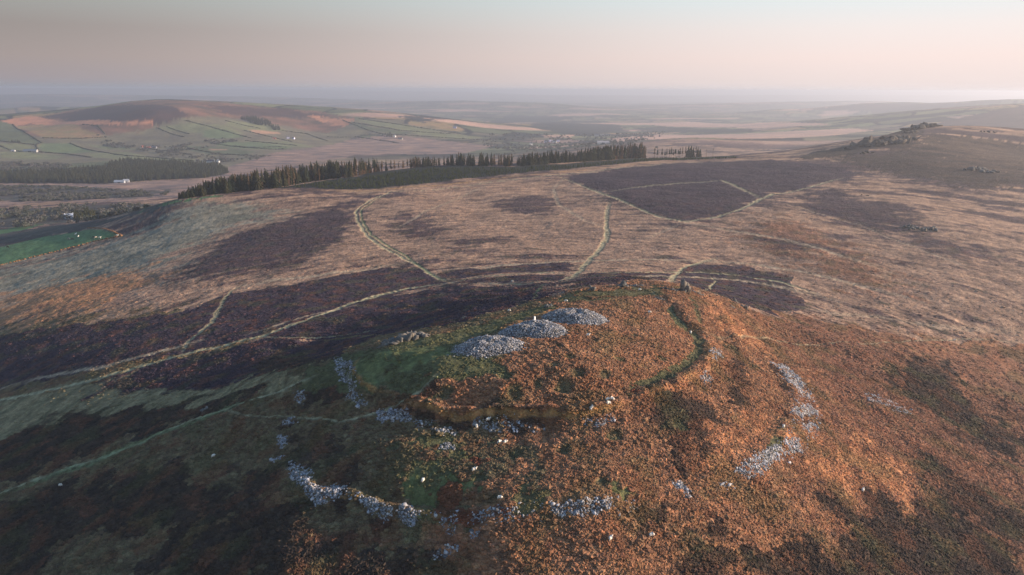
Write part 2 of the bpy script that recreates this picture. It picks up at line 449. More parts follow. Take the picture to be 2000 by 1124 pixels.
["field", 1, 1.5, 0.5, [[-616.5, 765.1], [-584.5, 770.9], [-545.9, 794.5], [-493.2, 789.2], [-413.3, 720.5], [-445.3, 717.7], [-469.3, 702.5], [-491.9, 687.1], [-507.9, 664.8], [-529.1, 651.7]]],
["scrub", 0.9, 8, 10, [[-723.7, 902.8], [-724.9, 961.5], [-674.2, 996.2], [-504.3, 840.1], [-409.1, 781.5], [-387.2, 799.1], [-395.3, 790.5], [-498.5, 798.0], [-553.2, 805.5], [-587.1, 774.4], [-623.8, 774.7]]],
["fieldblue", 0.9, 5, 4, [[-758.5, 947.7], [-748.4, 993.6], [-725.2, 1061.1], [-701.4, 991.5], [-706.2, 936.1]]],
["fieldblue", 0.8, 8, 5, [[-682.5, 1218.1], [-394.2, 801.2], [-358.3, 831.2], [-350.0, 826.0], [-388.7, 802.7], [-429.3, 797.5]]],
["bog", 1, 40, 40, [[-1257.0, 1535.0], [-1079.4, 1447.7], [-1008.5, 1505.3], [-793.5, 1421.2], [-717.2, 1461.8], [-746.6, 1547.5], [-853.6, 1995.1], [-654.2, 2476.9], [-594.7, 2706.3], [-198.4, 2688.9], [-93.2, 3111.1], [-504.6, 3462.0], [-850.7, 3243.4], [-937.5, 2670.2], [-909.0, 2206.6], [-783.7, 1894.4], [-1091.3, 1844.2], [-1487.3, 1827.9]]],
["scrub", 0.8, 20, 40, [[-1445.9, 1775.3], [-1212.6, 1820.9], [-979.3, 1694.0], [-805.1, 1620.5], [-769.1, 1478.0], [-952.1, 1505.4], [-1237.2, 1509.9]]],
["scrub", 0.9, 20, 30, [[-1165.7, 1419.9], [-996.2, 1332.8], [-811.9, 1327.4], [-675.3, 1293.8], [-416.4, 796.4], [-647.0, 1051.9], [-774.5, 1029.3], [-866.1, 1045.4]]],
["forestfloor", 1, 10, 10, [[-1631.1, 2010.7], [-1398.5, 2109.9], [-1292.1, 2196.5], [-1366.8, 2452.8], [-1184.5, 2409.6], [-944.7, 2254.6], [-854.9, 2090.8], [-864.8, 1952.7], [-996.3, 1927.0], [-1091.3, 1844.2], [-1242.8, 1867.6], [-1524.5, 1875.2]]],
["forestfloor", 1, 4, 4, [[-258.1, 969.6], [-219.7, 991.6], [-367.9, 2078.3], [-119.0, 1074.9], [-0.8, 1048.8], [78.6, 1084.0], [171.0, 1175.7], [447.7, 2051.0], [377.3, 1177.8], [367.6, 1146.8], [252.9, 1157.2], [154.6, 1060.5], [72.6, 998.6], [-0.7, 962.7], [-68.9, 926.6], [-129.7, 873.9], [-165.0, 855.1], [-202.9, 854.3], [-257.4, 868.2], [-295.8, 867.6]]],
["hillheather", 0.9, 20, 20, [[1904.4, 3207.2], [2031.3, 3326.2], [2212.4, 3428.3], [2565.8, 3591.2], [2765.9, 3655.7], [953.5, 1245.2], [911.3, 1317.4], [835.0, 1348.7]]],
["hillheather", 0.8, 20, 20, [[3152.0, 7874.7], [3723.4, 7673.4], [4149.1, 7457.5], [4065.8, 6325.9], [2285.8, 3848.9], [3595.2, 7179.6]]],
["darkheather_and_shade", 0.5, 16, 20, [[448.4, 1024.9], [538.4, 1027.4], [705.8, 1221.5], [823.2, 1184.8], [859.9, 1093.7], [611.8, 767.7], [501.9, 755.0], [463.7, 841.6]]],
["darkheather_and_shade", 0.95, 8, 10, [[419.3, 1026.5], [487.6, 1117.8], [556.2, 1128.0], [628.6, 1207.5], [1890.2, 3325.8], [1880.5, 3205.2], [664.7, 1163.1], [606.0, 1084.5], [544.2, 1070.0], [481.9, 1033.7]]],
["farbog", 1, 25, 60, [[897.4, 5695.6], [1536.5, 6119.2], [1660.4, 4201.4], [1646.0, 3690.0], [1409.8, 3916.5], [1059.3, 4915.8]]],
["farbog", 1, 25, 60, [[493.0, 3509.8], [807.4, 3863.7], [1127.9, 3473.8], [1637.8, 3444.5], [1576.6, 3123.5], [1181.2, 2724.0], [813.3, 2500.2], [503.4, 2489.8]]],
["farwood", 0.8, 40, 60, [[-601.5, 3773.3], [-8.7, 8153.5], [672.2, 7273.3], [-5.9, 5841.4], [-486.8, 3722.7]]],
["farwood", 0.8, 40, 60, [[237.6, 6790.6], [750.0, 5236.0], [693.6, 4387.7], [360.9, 3874.5], [117.3, 4205.2]]],
["farbog", 0.9, 15, 30, [[156.1, 3670.3], [329.1, 3830.2], [297.8, 3612.4], [177.5, 3564.1]]],
["farwood", 0.7, 40, 60, [[826.8, 4798.2], [1297.6, 4004.9], [1296.7, 3597.2], [982.9, 3896.5], [750.3, 4172.1]]],
["hillheath", 1, 30, 40, [[-2955.8, 3409.9], [-2540.1, 3518.9], [-2350.2, 3845.6], [-2010.2, 3895.0], [-1585.6, 3810.7], [-1063.4, 3882.9], [-806.2, 3714.1], [-817.2, 3638.7], [-864.0, 3296.0], [-1064.5, 3330.8], [-1328.8, 3156.0], [-1800.2, 3101.3], [-2041.7, 2798.8], [-2444.4, 2797.9]]],
["hillheather", 0.9, 25, 40, [[-2416.8, 3684.7], [-2229.3, 3880.7], [-1818.0, 3618.2], [-1546.7, 3353.5], [-1473.9, 3289.0], [-1641.3, 3242.8], [-1879.7, 3252.0], [-2291.0, 3609.2]]],
["hillheather", 0.6, 25, 40, [[-1571.7, 3648.4], [-1231.9, 3891.1], [-990.4, 3811.8], [-1166.8, 3671.7], [-1409.1, 3490.6]]],
["hillpink", 0.95, 12, 25, [[-2540.1, 3518.9], [-2520.3, 3721.5], [-2052.5, 3384.6], [-1766.3, 3214.6], [-1972.3, 3247.3], [-2387.1, 3515.2], [-2395.7, 3414.9]]],
["hillpink", 0.6, 12, 25, [[-1785.7, 3254.3], [-1605.0, 3267.3], [-1638.3, 3235.6], [-1744.5, 3217.1]]],
["hillpink", 0.8, 15, 25, [[-1092.1, 3784.2], [-865.1, 3738.8], [-617.6, 3540.9], [-764.8, 3509.8], [-956.0, 3669.1]]],
["hillfield", 1, 25, 25, [[-1976.4, 2703.9], [-1842.6, 2278.2], [-1790.5, 2440.0], [-1564.6, 2368.1], [-1395.2, 2505.4], [-1202.2, 2447.0], [-935.8, 2273.5], [-937.5, 2670.2], [-832.5, 3001.3], [-751.7, 3445.2], [-100.7, 3364.2], [-312.4, 3559.3], [-810.2, 3734.2], [-821.4, 3658.9], [-900.0, 3439.7], [-1119.2, 3511.3], [-1366.8, 3442.7], [-1531.5, 3316.0], [-1628.8, 3213.8], [-1752.1, 3093.9], [-1970.1, 3012.3], [-2420.0, 3032.5]]]]
FIELDS = [
["fgreen1", [[-2600.1, 3395.7], [-2530.1, 3504.5], [-2431.7, 3450.4], [-2117.5, 3072.3], [-1964.5, 2933.9], [-1957.5, 2889.9], [-2119.9, 2914.0], [-2239.3, 2905.1]]],
["ftan", [[-2386.8, 3401.5], [-2316.9, 3483.9], [-2003.5, 3259.9], [-1930.0, 3172.7], [-1772.6, 3069.2], [-1848.0, 3026.7], [-2000.0, 3008.0], [-2124.3, 3117.3]]],
["fbright", [[-1949.0, 2916.0], [-1843.6, 2944.2], [-1741.5, 2858.2], [-1645.1, 2780.1], [-1726.0, 2745.7], [-1835.0, 2759.8], [-1907.8, 2827.2]]],
["folive", [[-1793.5, 2949.2], [-1604.5, 2894.8], [-1456.6, 2810.0], [-1570.3, 2830.2], [-1667.7, 2856.1]]],
["folive", [[-1656.9, 2731.0], [-1513.7, 2762.4], [-1325.6, 2586.2], [-1283.5, 2466.0], [-1411.5, 2501.7], [-1563.5, 2604.4]]],
["folive", [[-2094.8, 2877.2], [-1997.0, 2886.1], [-1871.7, 2786.0], [-1926.3, 2746.9], [-2041.7, 2798.8]]],
["folive", [[-1996.0, 2732.4], [-1885.5, 2745.3], [-1699.4, 2669.6], [-1680.9, 2549.1], [-1907.3, 2605.3]]],
["folive", [[-1505.2, 3279.8], [-1338.9, 3304.1], [-1207.8, 3199.0], [-1372.8, 3151.9], [-1550.7, 3193.4], [-1606.4, 3215.5]]],
["fbright", [[-1392.7, 3202.0], [-1317.0, 3245.8], [-1186.5, 3138.9], [-1273.6, 3072.0], [-1363.1, 3100.3]]],
["folive", [[-1351.9, 3402.5], [-1200.2, 3454.2], [-1091.3, 3419.1], [-1169.4, 3220.9], [-1343.0, 3314.9]]],
["fpink", [[-1226.2, 3284.1], [-1114.4, 3338.3], [-1082.2, 3311.2], [-1169.4, 3220.9]]],
["fgreen1", [[-1360.4, 2915.6], [-1184.1, 2898.0], [-998.2, 2731.4], [-998.6, 2624.1], [-1148.0, 2659.9], [-1300.0, 2803.1]]],
["fbright", [[-1255.2, 3024.7], [-1107.2, 3040.3], [-918.3, 2997.3], [-918.6, 2858.4], [-1030.0, 2820.7], [-1242.3, 2938.2]]],
["fpink", [[-1223.6, 2841.0], [-1156.0, 2827.2], [-1130.3, 2788.1], [-1204.8, 2795.8]]],
["folive", [[-1325.6, 2586.2], [-1140.1, 2509.1], [-1082.7, 2378.9], [-1184.5, 2409.6], [-1283.5, 2466.0]]],
["folive", [[-1107.2, 3040.3], [-997.1, 3111.6], [-822.6, 2964.5], [-942.0, 2933.4]]],
["folive", [[-835.5, 3726.3], [-638.5, 3669.0], [-339.1, 3570.5], [-511.8, 3514.2], [-705.1, 3599.9]]],
["fgreen1", [[-853.1, 3683.0], [-697.4, 3557.7], [-456.4, 3476.7], [-551.8, 3443.2], [-770.2, 3536.7]]],
["folive", [[-571.0, 3570.9], [-257.2, 3504.9], [-103.9, 3471.0], [-249.0, 3389.9], [-454.0, 3457.1]]]]
HEDGES = [
[[-2422.9, 3437.3], [-2130.3, 3092.0], [-1958.8, 2924.9]],
[[-2119.9, 2914.0], [-1951.6, 2880.5], [-1955.0, 2925.5]],
[[-1951.6, 2880.5], [-1867.0, 2762.9], [-1818.7, 2749.8]],
[[-2067.4, 2836.8], [-1968.6, 2765.1], [-1868.6, 2749.9]],
[[-2000.0, 3008.0], [-1848.0, 3026.7], [-1763.0, 3071.9]],
[[-1972.3, 3247.3], [-1880.6, 3209.8], [-1789.9, 3102.9]],
[[-1849.5, 2943.3], [-1741.5, 2858.2], [-1634.6, 2779.3]],
[[-1858.9, 2765.9], [-1736.6, 2730.2], [-1563.5, 2604.4]],
[[-1634.6, 2779.3], [-1447.4, 2637.3], [-1325.6, 2586.2]],
[[-1470.9, 2838.7], [-1328.0, 2753.7], [-1209.4, 2645.0]],
[[-1325.6, 2586.2], [-1207.9, 2497.2], [-1119.9, 2463.1]],
[[-1353.7, 2900.8], [-1106.0, 2652.5], [-973.3, 2607.2]],
[[-1611.1, 3215.5], [-1537.2, 3162.6], [-1443.0, 3102.9]],
[[-1574.7, 3228.0], [-1440.2, 3149.5]],
[[-1525.9, 3302.0], [-1420.8, 3273.0], [-1303.5, 3209.9], [-1160.1, 3128.0]],
[[-1368.7, 3383.6], [-1263.0, 3355.5], [-1190.1, 3351.1]],
[[-1280.7, 2979.9], [-1174.1, 2927.0], [-968.8, 2822.1], [-911.1, 2834.6]],
[[-1201.9, 2944.0], [-1050.6, 2878.9], [-937.3, 2918.4]],
[[-1240.2, 3258.0], [-1092.4, 3196.7], [-974.9, 3112.4]],
[[-1108.8, 3397.0], [-988.3, 3400.7], [-846.6, 3227.3]],
[[-878.2, 3352.8], [-737.0, 3374.0], [-519.1, 3229.3]],
[[-1062.2, 3037.4], [-914.6, 2984.5]],
[[-1161.3, 3068.1], [-1011.6, 3017.1]],
[[-821.4, 3658.9], [-563.7, 3522.0], [-308.1, 3507.8]],
[[-810.2, 3734.2], [-525.5, 3615.1], [-258.7, 3527.7]],
[[-885.9, 3711.2], [-713.7, 3508.0], [-597.0, 3414.7]],
[[-1106.0, 2652.5], [-907.7, 2582.1], [-893.4, 2596.0]],
[[-650.9, 3440.2], [-375.5, 3424.4], [-125.7, 3380.5]]]
STROKES = [
["palegrass", 0.7, 5, [[38.6, 387.4], [79.4, 414.5], [111.1, 439.4], [149.6, 443.1], [175.0, 428.9], [200.0, 403.7]]],
["palegrass", 0.7, 4, [[142.3, 492.2], [171.3, 489.0], [200.5, 468.5], [226.4, 432.9], [252.2, 407.2]]],
["palegrass", 0.6, 5, [[155.3, 610.1], [184.5, 585.0], [222.0, 545.0], [247.8, 493.9], [262.9, 451.7]]],
["palegrass", 0.6, 4, [[66.2, 906.5], [49.3, 842.1], [48.9, 735.0], [67.1, 642.7], [89.5, 596.7]]],
["palegrass", 0.6, 4, [[-26.8, 888.7], [-60.4, 808.0], [-94.1, 696.8], [-108.7, 626.7]]],
["olive", 0.7, 5, [[-239.3, 293.2], [-217.3, 294.2], [-191.9, 293.4], [-160.0, 283.6]]],
["olive", 0.6, 2, [[-68.7, 226.6], [-79.0, 223.3], [-90.7, 224.4]]],
["path", 0.95, 3.3, [[-40.3, 437.0], [-67.3, 436.6], [-84.3, 419.8], [-97.3, 405.2], [-108.0, 385.4], [-120.7, 367.9], [-135.2, 351.3], [-154.3, 343.1], [-171.0, 337.4], [-186.4, 330.1], [-205.6, 321.4], [-223.3, 319.7], [-244.5, 322.9], [-261.9, 324.2], [-286.2, 323.8]]],
["path", 0.9, 3.0, [[-40.3, 437.0], [-24.0, 446.6], [-0.0, 450.7], [20.5, 446.3], [43.5, 437.7], [65.2, 426.0], [102.9, 448.6], [133.6, 459.6], [156.8, 455.0], [178.3, 438.1], [193.2, 417.2]]],
["path", 0.7, 2.4, [[-40.0, 433.3], [-12.7, 414.2], [12.0, 390.5], [30.2, 394.1], [46.1, 446.5]]],
["path", 0.85, 3.2, [[-40.3, 437.0], [-58.2, 475.1], [-78.4, 513.8], [-106.1, 559.3], [-130.9, 608.2], [-154.4, 678.9], [-166.6, 730.0], [-163.3, 768.3], [-153.4, 808.2], [-146.2, 836.9]]],
["pathgreen", 0.7, 2.4, [[-45.6, 449.8], [-63.2, 485.5], [-82.2, 526.8], [-103.7, 564.9], [-126.4, 608.8], [-148.4, 674.5], [-161.5, 729.2], [-158.3, 762.8], [-149.2, 808.1]]],
["path", 0.8, 4.0, [[27.7, 360.3], [44.0, 442.5], [56.4, 494.8], [69.3, 533.0], [79.8, 570.4], [84.9, 620.1], [93.2, 677.2], [102.7, 730.0]]],
["pathgreen", 0.8, 1.6, [[10.0, 300.2], [12.6, 326.9], [17.8, 374.0]]],
["path", 0.9, 2.0, [[-134.6, 349.4], [-112.1, 339.8], [-91.5, 333.0], [-77.0, 327.1], [-67.6, 325.6]]],
["path", 0.7, 2.6, [[-172.8, 341.3], [-176.1, 349.7], [-177.8, 359.6], [-176.4, 371.7], [-176.6, 386.3], [-183.2, 409.5], [-189.3, 432.3], [-193.2, 455.3], [-189.9, 474.8]]],
["path", 0.95, 1.9, [[-198.5, 214.2], [-188.9, 224.5], [-182.0, 229.0], [-173.2, 230.9], [-160.5, 233.2], [-149.4, 231.8], [-140.1, 233.4], [-134.0, 237.4], [-122.1, 238.1], [-105.2, 232.0], [-96.4, 229.7], [-80.3, 227.5], [-69.0, 227.7]]],
["pathgreen", 0.6, 4.0, [[-188.3, 223.7], [-172.4, 229.6], [-149.4, 231.8], [-133.6, 236.5], [-105.2, 232.0], [-94.3, 229.1]]],
["path", 0.7, 1.3, [[-108.2, 234.3], [-92.7, 219.6], [-75.6, 211.5], [-62.7, 203.4], [-54.1, 195.7], [-47.3, 194.6], [-40.7, 193.7], [-35.8, 192.9], [-28.0, 194.5], [-22.1, 199.1]]],
["path", 0.75, 4, [[60.9, 929.0], [82.4, 864.3], [103.8, 781.6], [124.5, 698.2], [138.8, 641.2], [156.2, 614.0], [189.3, 633.8], [223.2, 666.4], [257.1, 714.9], [281.5, 746.0], [317.8, 768.2], [361.4, 804.4], [402.1, 841.6]]],
["path", 0.7, 5, [[111.4, 795.2], [157.7, 823.5], [205.5, 846.4], [256.3, 850.1], [258.5, 778.2], [260.6, 722.1]]],
["gold", 0.7, 7, [[-253.2, 853.2], [-175.0, 841.4], [-103.8, 872.7], [-28.0, 927.4], [56.0, 964.6], [150.3, 1030.9], [261.8, 1122.3], [365.0, 1113.0], [440.9, 1080.9]]],
["path", 0.6, 5, [[-185.3, 831.0], [-100.5, 844.3], [-27.3, 904.9], [54.7, 940.2], [145.4, 996.0], [249.9, 1070.3], [352.1, 1072.6]]],
["path", 0.85, 3, [[83.2, 349.2], [105.8, 438.3], [119.2, 466.0], [132.6, 483.6], [152.3, 501.1]]],
["path", 0.9, 1.6, [[88.3, 313.6], [124.3, 414.4], [132.8, 434.8], [132.3, 448.7]]],
["path", 0.5, 1.6, [[74.5, 249.3], [94.9, 267.9], [123.7, 296.2], [148.7, 314.1], [182.5, 330.7], [219.4, 348.4], [243.5, 355.9], [282.3, 358.6]]],
["palegrass", 0.7, 6, [[-195.8, 461.8], [-175.0, 474.5], [-147.0, 479.0], [-113.0, 492.2], [-77.9, 510.7]]],
["palegrass", 0.8, 4, [[-273.2, 339.8], [-244.3, 339.6], [-213.2, 334.6], [-184.5, 348.6], [-168.9, 357.7]]],
["palegrass", 0.7, 2.4, [[-145.7, 356.7], [-134.2, 364.9], [-118.8, 381.2], [-93.1, 400.3]]],
["palegrass", 0.85, 4.5, [[-51.7, 482.8], [-14.9, 485.4], [18.7, 491.5], [56.4, 494.8], [93.3, 490.9], [149.4, 490.6]]],
["palegrass", 0.5, 3, [[156.2, 614.0], [132.6, 588.6], [105.0, 557.4]]],
["palegrass", 0.5, 2, [[264.3, 713.0], [279.0, 645.6], [301.7, 592.0], [304.5, 538.2], [311.6, 494.5], [316.7, 460.6]]],
["palegrass", 0.45, 6, [[167.2, 384.8], [182.8, 378.9], [212.3, 378.4], [239.1, 368.1], [289.0, 368.5]]],
["gold", 0.6, 3, [[-507.9, 664.8], [-491.9, 687.1], [-469.3, 702.5], [-445.3, 717.7], [-413.3, 720.5]]],
["brown", 0.6, 3, [[-413.3, 720.5], [-387.9, 737.3], [-334.4, 744.5], [-286.4, 767.6], [-238.2, 800.5], [-186.5, 836.8]]],
["brown", 0.6, 3, [[-501.6, 803.1], [-440.1, 782.8], [-393.6, 786.7], [-359.0, 803.6]]],
["brown", 0.4, 1.2, [[-501.6, 803.1], [-413.3, 720.5]]],
["olive", 0.6, 4, [[-194.9, 298.5], [-164.9, 293.2], [-130.8, 271.1], [-112.2, 264.5], [-84.3, 240.4]]],
["gold", 0.85, 1.1, [[-32.4, 191.7], [-25.7, 188.1], [-19.5, 186.1], [-7.3, 184.1], [7.6, 183.8], [18.0, 182.6], [27.1, 184.4], [32.7, 186.9]]],  # sunlit lip of the front inner rampart, painted into the ground colour
["gold", 0.7, 1.1, [[-53.4, 225.0], [-53.1, 217.0], [-49.1, 208.4], [-42.8, 201.2], [-36.4, 197.2]]],  # painted sunlight along the left inner rampart lip
["gold", 0.6, 1.0, [[-65.0, 177.6], [-49.3, 163.4], [-40.5, 161.1], [-30.5, 157.9], [-21.8, 152.6], [-12.6, 150.7]]],  # painted sunlit edge of the outer rampart, front left
["orange", 0.8, 1.8, [[37.9, 190.9], [46.0, 196.7], [56.1, 205.6], [65.9, 217.4], [71.5, 230.1], [73.6, 246.0], [70.7, 256.7], [69.8, 267.6]]],  # lit outer edge of the right inner rampart, put into the colour
["path", 0.35, 0.8, [[39.4, 342.2], [59.6, 309.7], [68.1, 255.5]]],
["path", 0.4, 0.6, [[41.8, 275.1], [45.8, 289.3], [47.7, 305.2]]],
["gold", 0.5, 0.6, [[30.0, 196.3], [39.6, 206.7], [52.9, 222.4]]]]
FORTHILL = [
[-200.7, 229.6],
[-105.2, 232.0],
[-91.2, 287.6],
[-47.8, 253.5],
[-10.9, 282.5],
[34.9, 302.3],
[104.9, 413.8],
[123.0, 344.3],
[131.6, 297.5],
[133.3, 259.0],
[138.9, 221.2],
[151.0, 197.4],
[166.8, 172.1],
[-154.0, 168.5]]
LEFTHILL = [
[[-2461.0, 3028.8], [-2041.7, 2798.8], [-1680.9, 2549.1], [-1395.2, 2505.4], [-942.7, 2290.8], [-937.5, 2670.2], [-791.8, 3012.8], [-737.0, 3374.0], [-249.0, 3389.9], [-91.3, 3470.5], [-392.3, 3586.4], [-812.3, 3744.5], [-1066.7, 3895.7], [-1345.8, 3901.4], [-1595.3, 3834.5], [-2017.3, 3909.1], [-2357.2, 3857.4], [-2525.6, 3571.6], [-2652.8, 3276.3]]]
CAIRNS = [
[-7.76, 216.1, 10.6, 8.6, 3.2, 1, "nearest and leftmost of the three grey stone cairns on the summit"],
[7.66, 230.46, 11.2, 9.0, 3.5, 2, "middle stone cairn of the three, with the white pillar on top"],
[23.86, 246.19, 11.8, 9.0, 3.4, 3, "farthest and rightmost of the three pale stone cairns"]]
TRIG = [8.19, 236.03]
SCREE = [
[[[-65.4, 239.3], [-62.1, 236.1], [-53.8, 218.3], [-52.3, 211.2], [-56.5, 215.6], [-61.0, 225.2]], 0.35, "sparse pale stones on the green left shoulder of the rampart"],
[[[-53.5, 211.6], [-51.7, 209.9], [-49.9, 207.7], [-51.8, 208.2], [-53.6, 210.2]], 0.5, "small patch of stones just left of the inner rampart corner"],
[[[-54.0, 207.2], [-51.6, 207.3], [-48.2, 204.2], [-49.0, 202.7], [-52.6, 204.1]], 0.8, "blue grey stone patch left of the path gap"],
[[[-50.3, 202.8], [-46.6, 200.8], [-44.8, 198.4], [-48.2, 199.1]], 0.7, "little stone patch beside the path gap, below another"],
[[[-76.7, 223.2], [-72.5, 220.1], [-69.8, 215.3], [-69.6, 213.4], [-73.4, 216.7]], 0.6, "stone patch on the left slope above the narrow path"],
[[[-76.5, 210.4], [-72.1, 208.7], [-70.8, 206.2], [-74.0, 206.3]], 0.9, "small elongated stone patch just below the narrow left path"],
[[[-75.6, 203.5], [-72.4, 201.1], [-70.7, 196.4], [-71.9, 194.9], [-74.8, 199.4]], 0.9, "round stone patch on the left slope, second below the path"],
[[[-74.2, 191.6], [-70.9, 191.6], [-69.7, 190.2], [-72.7, 189.2]], 0.5, "thin line of stones on the dark left slope"],
[[[-66.9, 185.4], [-61.0, 179.4], [-57.1, 173.5], [-54.8, 167.5], [-58.2, 167.6], [-62.4, 174.2]], 1.0, "bright stone patch at the upper end of the outer left rampart"],
[[[-55.8, 165.8], [-50.5, 168.0], [-44.6, 166.9], [-45.2, 162.7], [-50.0, 160.6], [-52.7, 161.4]], 1.0, "broad triangular stone patch on the outer left rampart"],
[[[-40.5, 161.1], [-36.7, 159.0], [-30.7, 155.3], [-30.0, 153.1], [-32.2, 152.2], [-36.5, 155.8]], 0.95, "long sloping stone patch on the outer rampart, front left"],
[[[-28.5, 155.7], [-25.4, 155.5], [-23.8, 151.7], [-24.6, 149.9], [-27.5, 151.1]], 0.9, "stone patch beside the long sloping one, front left rampart"],
[[[-41.5, 194.5], [-37.0, 192.3], [-30.5, 188.5], [-29.2, 185.7], [-31.6, 185.7], [-40.6, 191.1]], 1.0, "pale stone strip below the inner rampart, left of the others"],
[[[-28.9, 185.6], [-22.4, 184.5], [-21.9, 182.3], [-27.5, 183.0]], 0.35, "scatter of stones right of the pale strip under the inner rampart"],
[[[-21.0, 182.2], [-17.5, 183.3], [-16.1, 180.8], [-19.6, 180.4]], 0.8, "small stone patch under the inner rampart, left of the larger one"],
[[[-20.1, 175.7], [-16.7, 176.5], [-16.2, 173.9], [-19.2, 173.1]], 0.7, "small isolated stone patch inside the outer enclosure"],
[[[-11.1, 183.7], [-5.0, 182.6], [1.7, 182.7], [3.1, 181.6], [0.9, 180.4], [-3.5, 180.2], [-8.8, 182.2]], 0.8, "stone patch under the middle of the inner rampart"],
[[[2.8, 181.6], [9.1, 181.5], [9.3, 180.1], [3.9, 180.0]], 0.35, "thin scatter of stones under the inner rampart, right of the patch"],
[[[20.9, 181.4], [28.5, 183.6], [30.2, 182.7], [26.6, 179.7], [22.2, 179.8]], 0.6, "pale stone patch on the brown slope under the sheep"],
[[[9.6, 149.0], [19.2, 150.0], [24.5, 151.5], [24.2, 149.1], [20.3, 147.4], [11.5, 147.0]], 1.0, "largest pale stone strip on the front outer rampart"],
[[[-9.3, 149.5], [-2.9, 148.6], [1.5, 147.9], [0.2, 146.3], [-7.3, 147.1]], 0.6, "stones strewn on the front rampart left of the largest strip"],
[[[-17.7, 151.0], [-13.8, 149.7], [-13.3, 146.6], [-14.8, 145.9], [-16.0, 148.5]], 0.5, "narrow stone run below the front rampart"],
[[[-19.0, 140.7], [-15.8, 143.5], [-12.6, 143.6], [-13.0, 142.3], [-16.7, 139.9]], 0.8, "slanting stone patch nearest the camera"],
[[[-9.5, 145.2], [-7.4, 145.1], [-7.6, 143.7], [-9.1, 143.9]], 0.7, "tiny stone patch below the front rampart"],
[[[42.9, 161.4], [44.6, 161.7], [47.1, 159.2], [45.7, 157.7], [43.3, 159.1]], 0.9, "dark rimmed stone patch on the orange front slope"],
[[[55.4, 163.8], [59.9, 165.9], [59.9, 164.6], [55.6, 162.9]], 0.35, "few stones on orange grass left of the big right hand stone bank"],
[[[61.6, 169.1], [67.9, 173.9], [75.5, 182.6], [81.4, 188.3], [82.0, 186.1], [76.0, 179.2], [68.4, 170.2], [65.3, 168.6]], 1.0, "big blue grey stone bank on the right outer rampart"],
[[[83.0, 189.1], [90.2, 197.2], [89.3, 191.4], [83.5, 186.6]], 0.8, "stone patch beside the big bank on the right rampart"],
[[[94.9, 206.6], [105.0, 215.7], [103.4, 211.2], [97.2, 204.9], [95.5, 205.3]], 0.6, "stones on the right rampart midway up"],
[[[95.0, 213.5], [106.8, 227.2], [109.3, 224.8], [101.3, 215.8], [94.5, 210.3]], 0.8, "pale stone patch on the right rampart above the midway stones"],
[[[100.0, 250.4], [107.7, 255.1], [111.7, 249.3], [111.6, 243.0], [108.3, 237.7], [102.7, 232.3], [102.8, 243.8]], 0.8, "long stone run at the top of the right outer rampart"],
[[[104.9, 233.7], [112.0, 238.0], [109.7, 234.1], [105.2, 230.4]], 0.6, "small stone tail below the long run on the right rampart"],
[[[70.4, 230.1], [76.4, 239.0], [75.8, 234.2], [70.8, 226.0]], 0.6, "pale stones on the outer face of the inner rampart, upper right"],
[[[62.2, 211.0], [66.4, 216.4], [66.9, 213.9], [64.3, 209.5]], 0.6, "stones on the outer face of the inner rampart, lower right"],
[[[143.1, 257.9], [153.1, 265.4], [168.3, 266.0], [160.4, 256.2], [143.3, 253.1]], 0.2, "grey stones strewn across the heather on the right slope"],
[[[-56.6, 168.0], [-43.6, 163.0], [-34.3, 157.2], [-25.8, 153.1], [-15.2, 151.3], [-4.8, 148.1], [7.8, 148.8], [16.6, 149.2], [25.7, 151.0], [33.7, 152.4], [25.4, 148.0], [10.2, 146.9], [-4.7, 146.3], [-17.7, 150.0], [-31.0, 152.8], [-41.5, 159.0], [-55.1, 164.1]], 0.12, "thin scatter of stones all along the front outer rampart"],
[[[99.4, 250.1], [110.2, 256.2], [112.4, 240.9], [109.7, 223.9], [102.8, 208.9], [92.6, 194.9], [79.9, 181.2], [68.1, 169.1], [60.1, 166.6], [62.2, 169.3], [75.4, 182.2], [86.8, 195.8], [95.5, 213.7], [101.5, 236.6]], 0.28, "loose stones strewn between the patches on the right outer rampart"],
[[[20.5, 262.9], [21.7, 258.0], [19.8, 254.2], [14.1, 257.2]], 0.5, "few stones behind the farthest cairn"]]
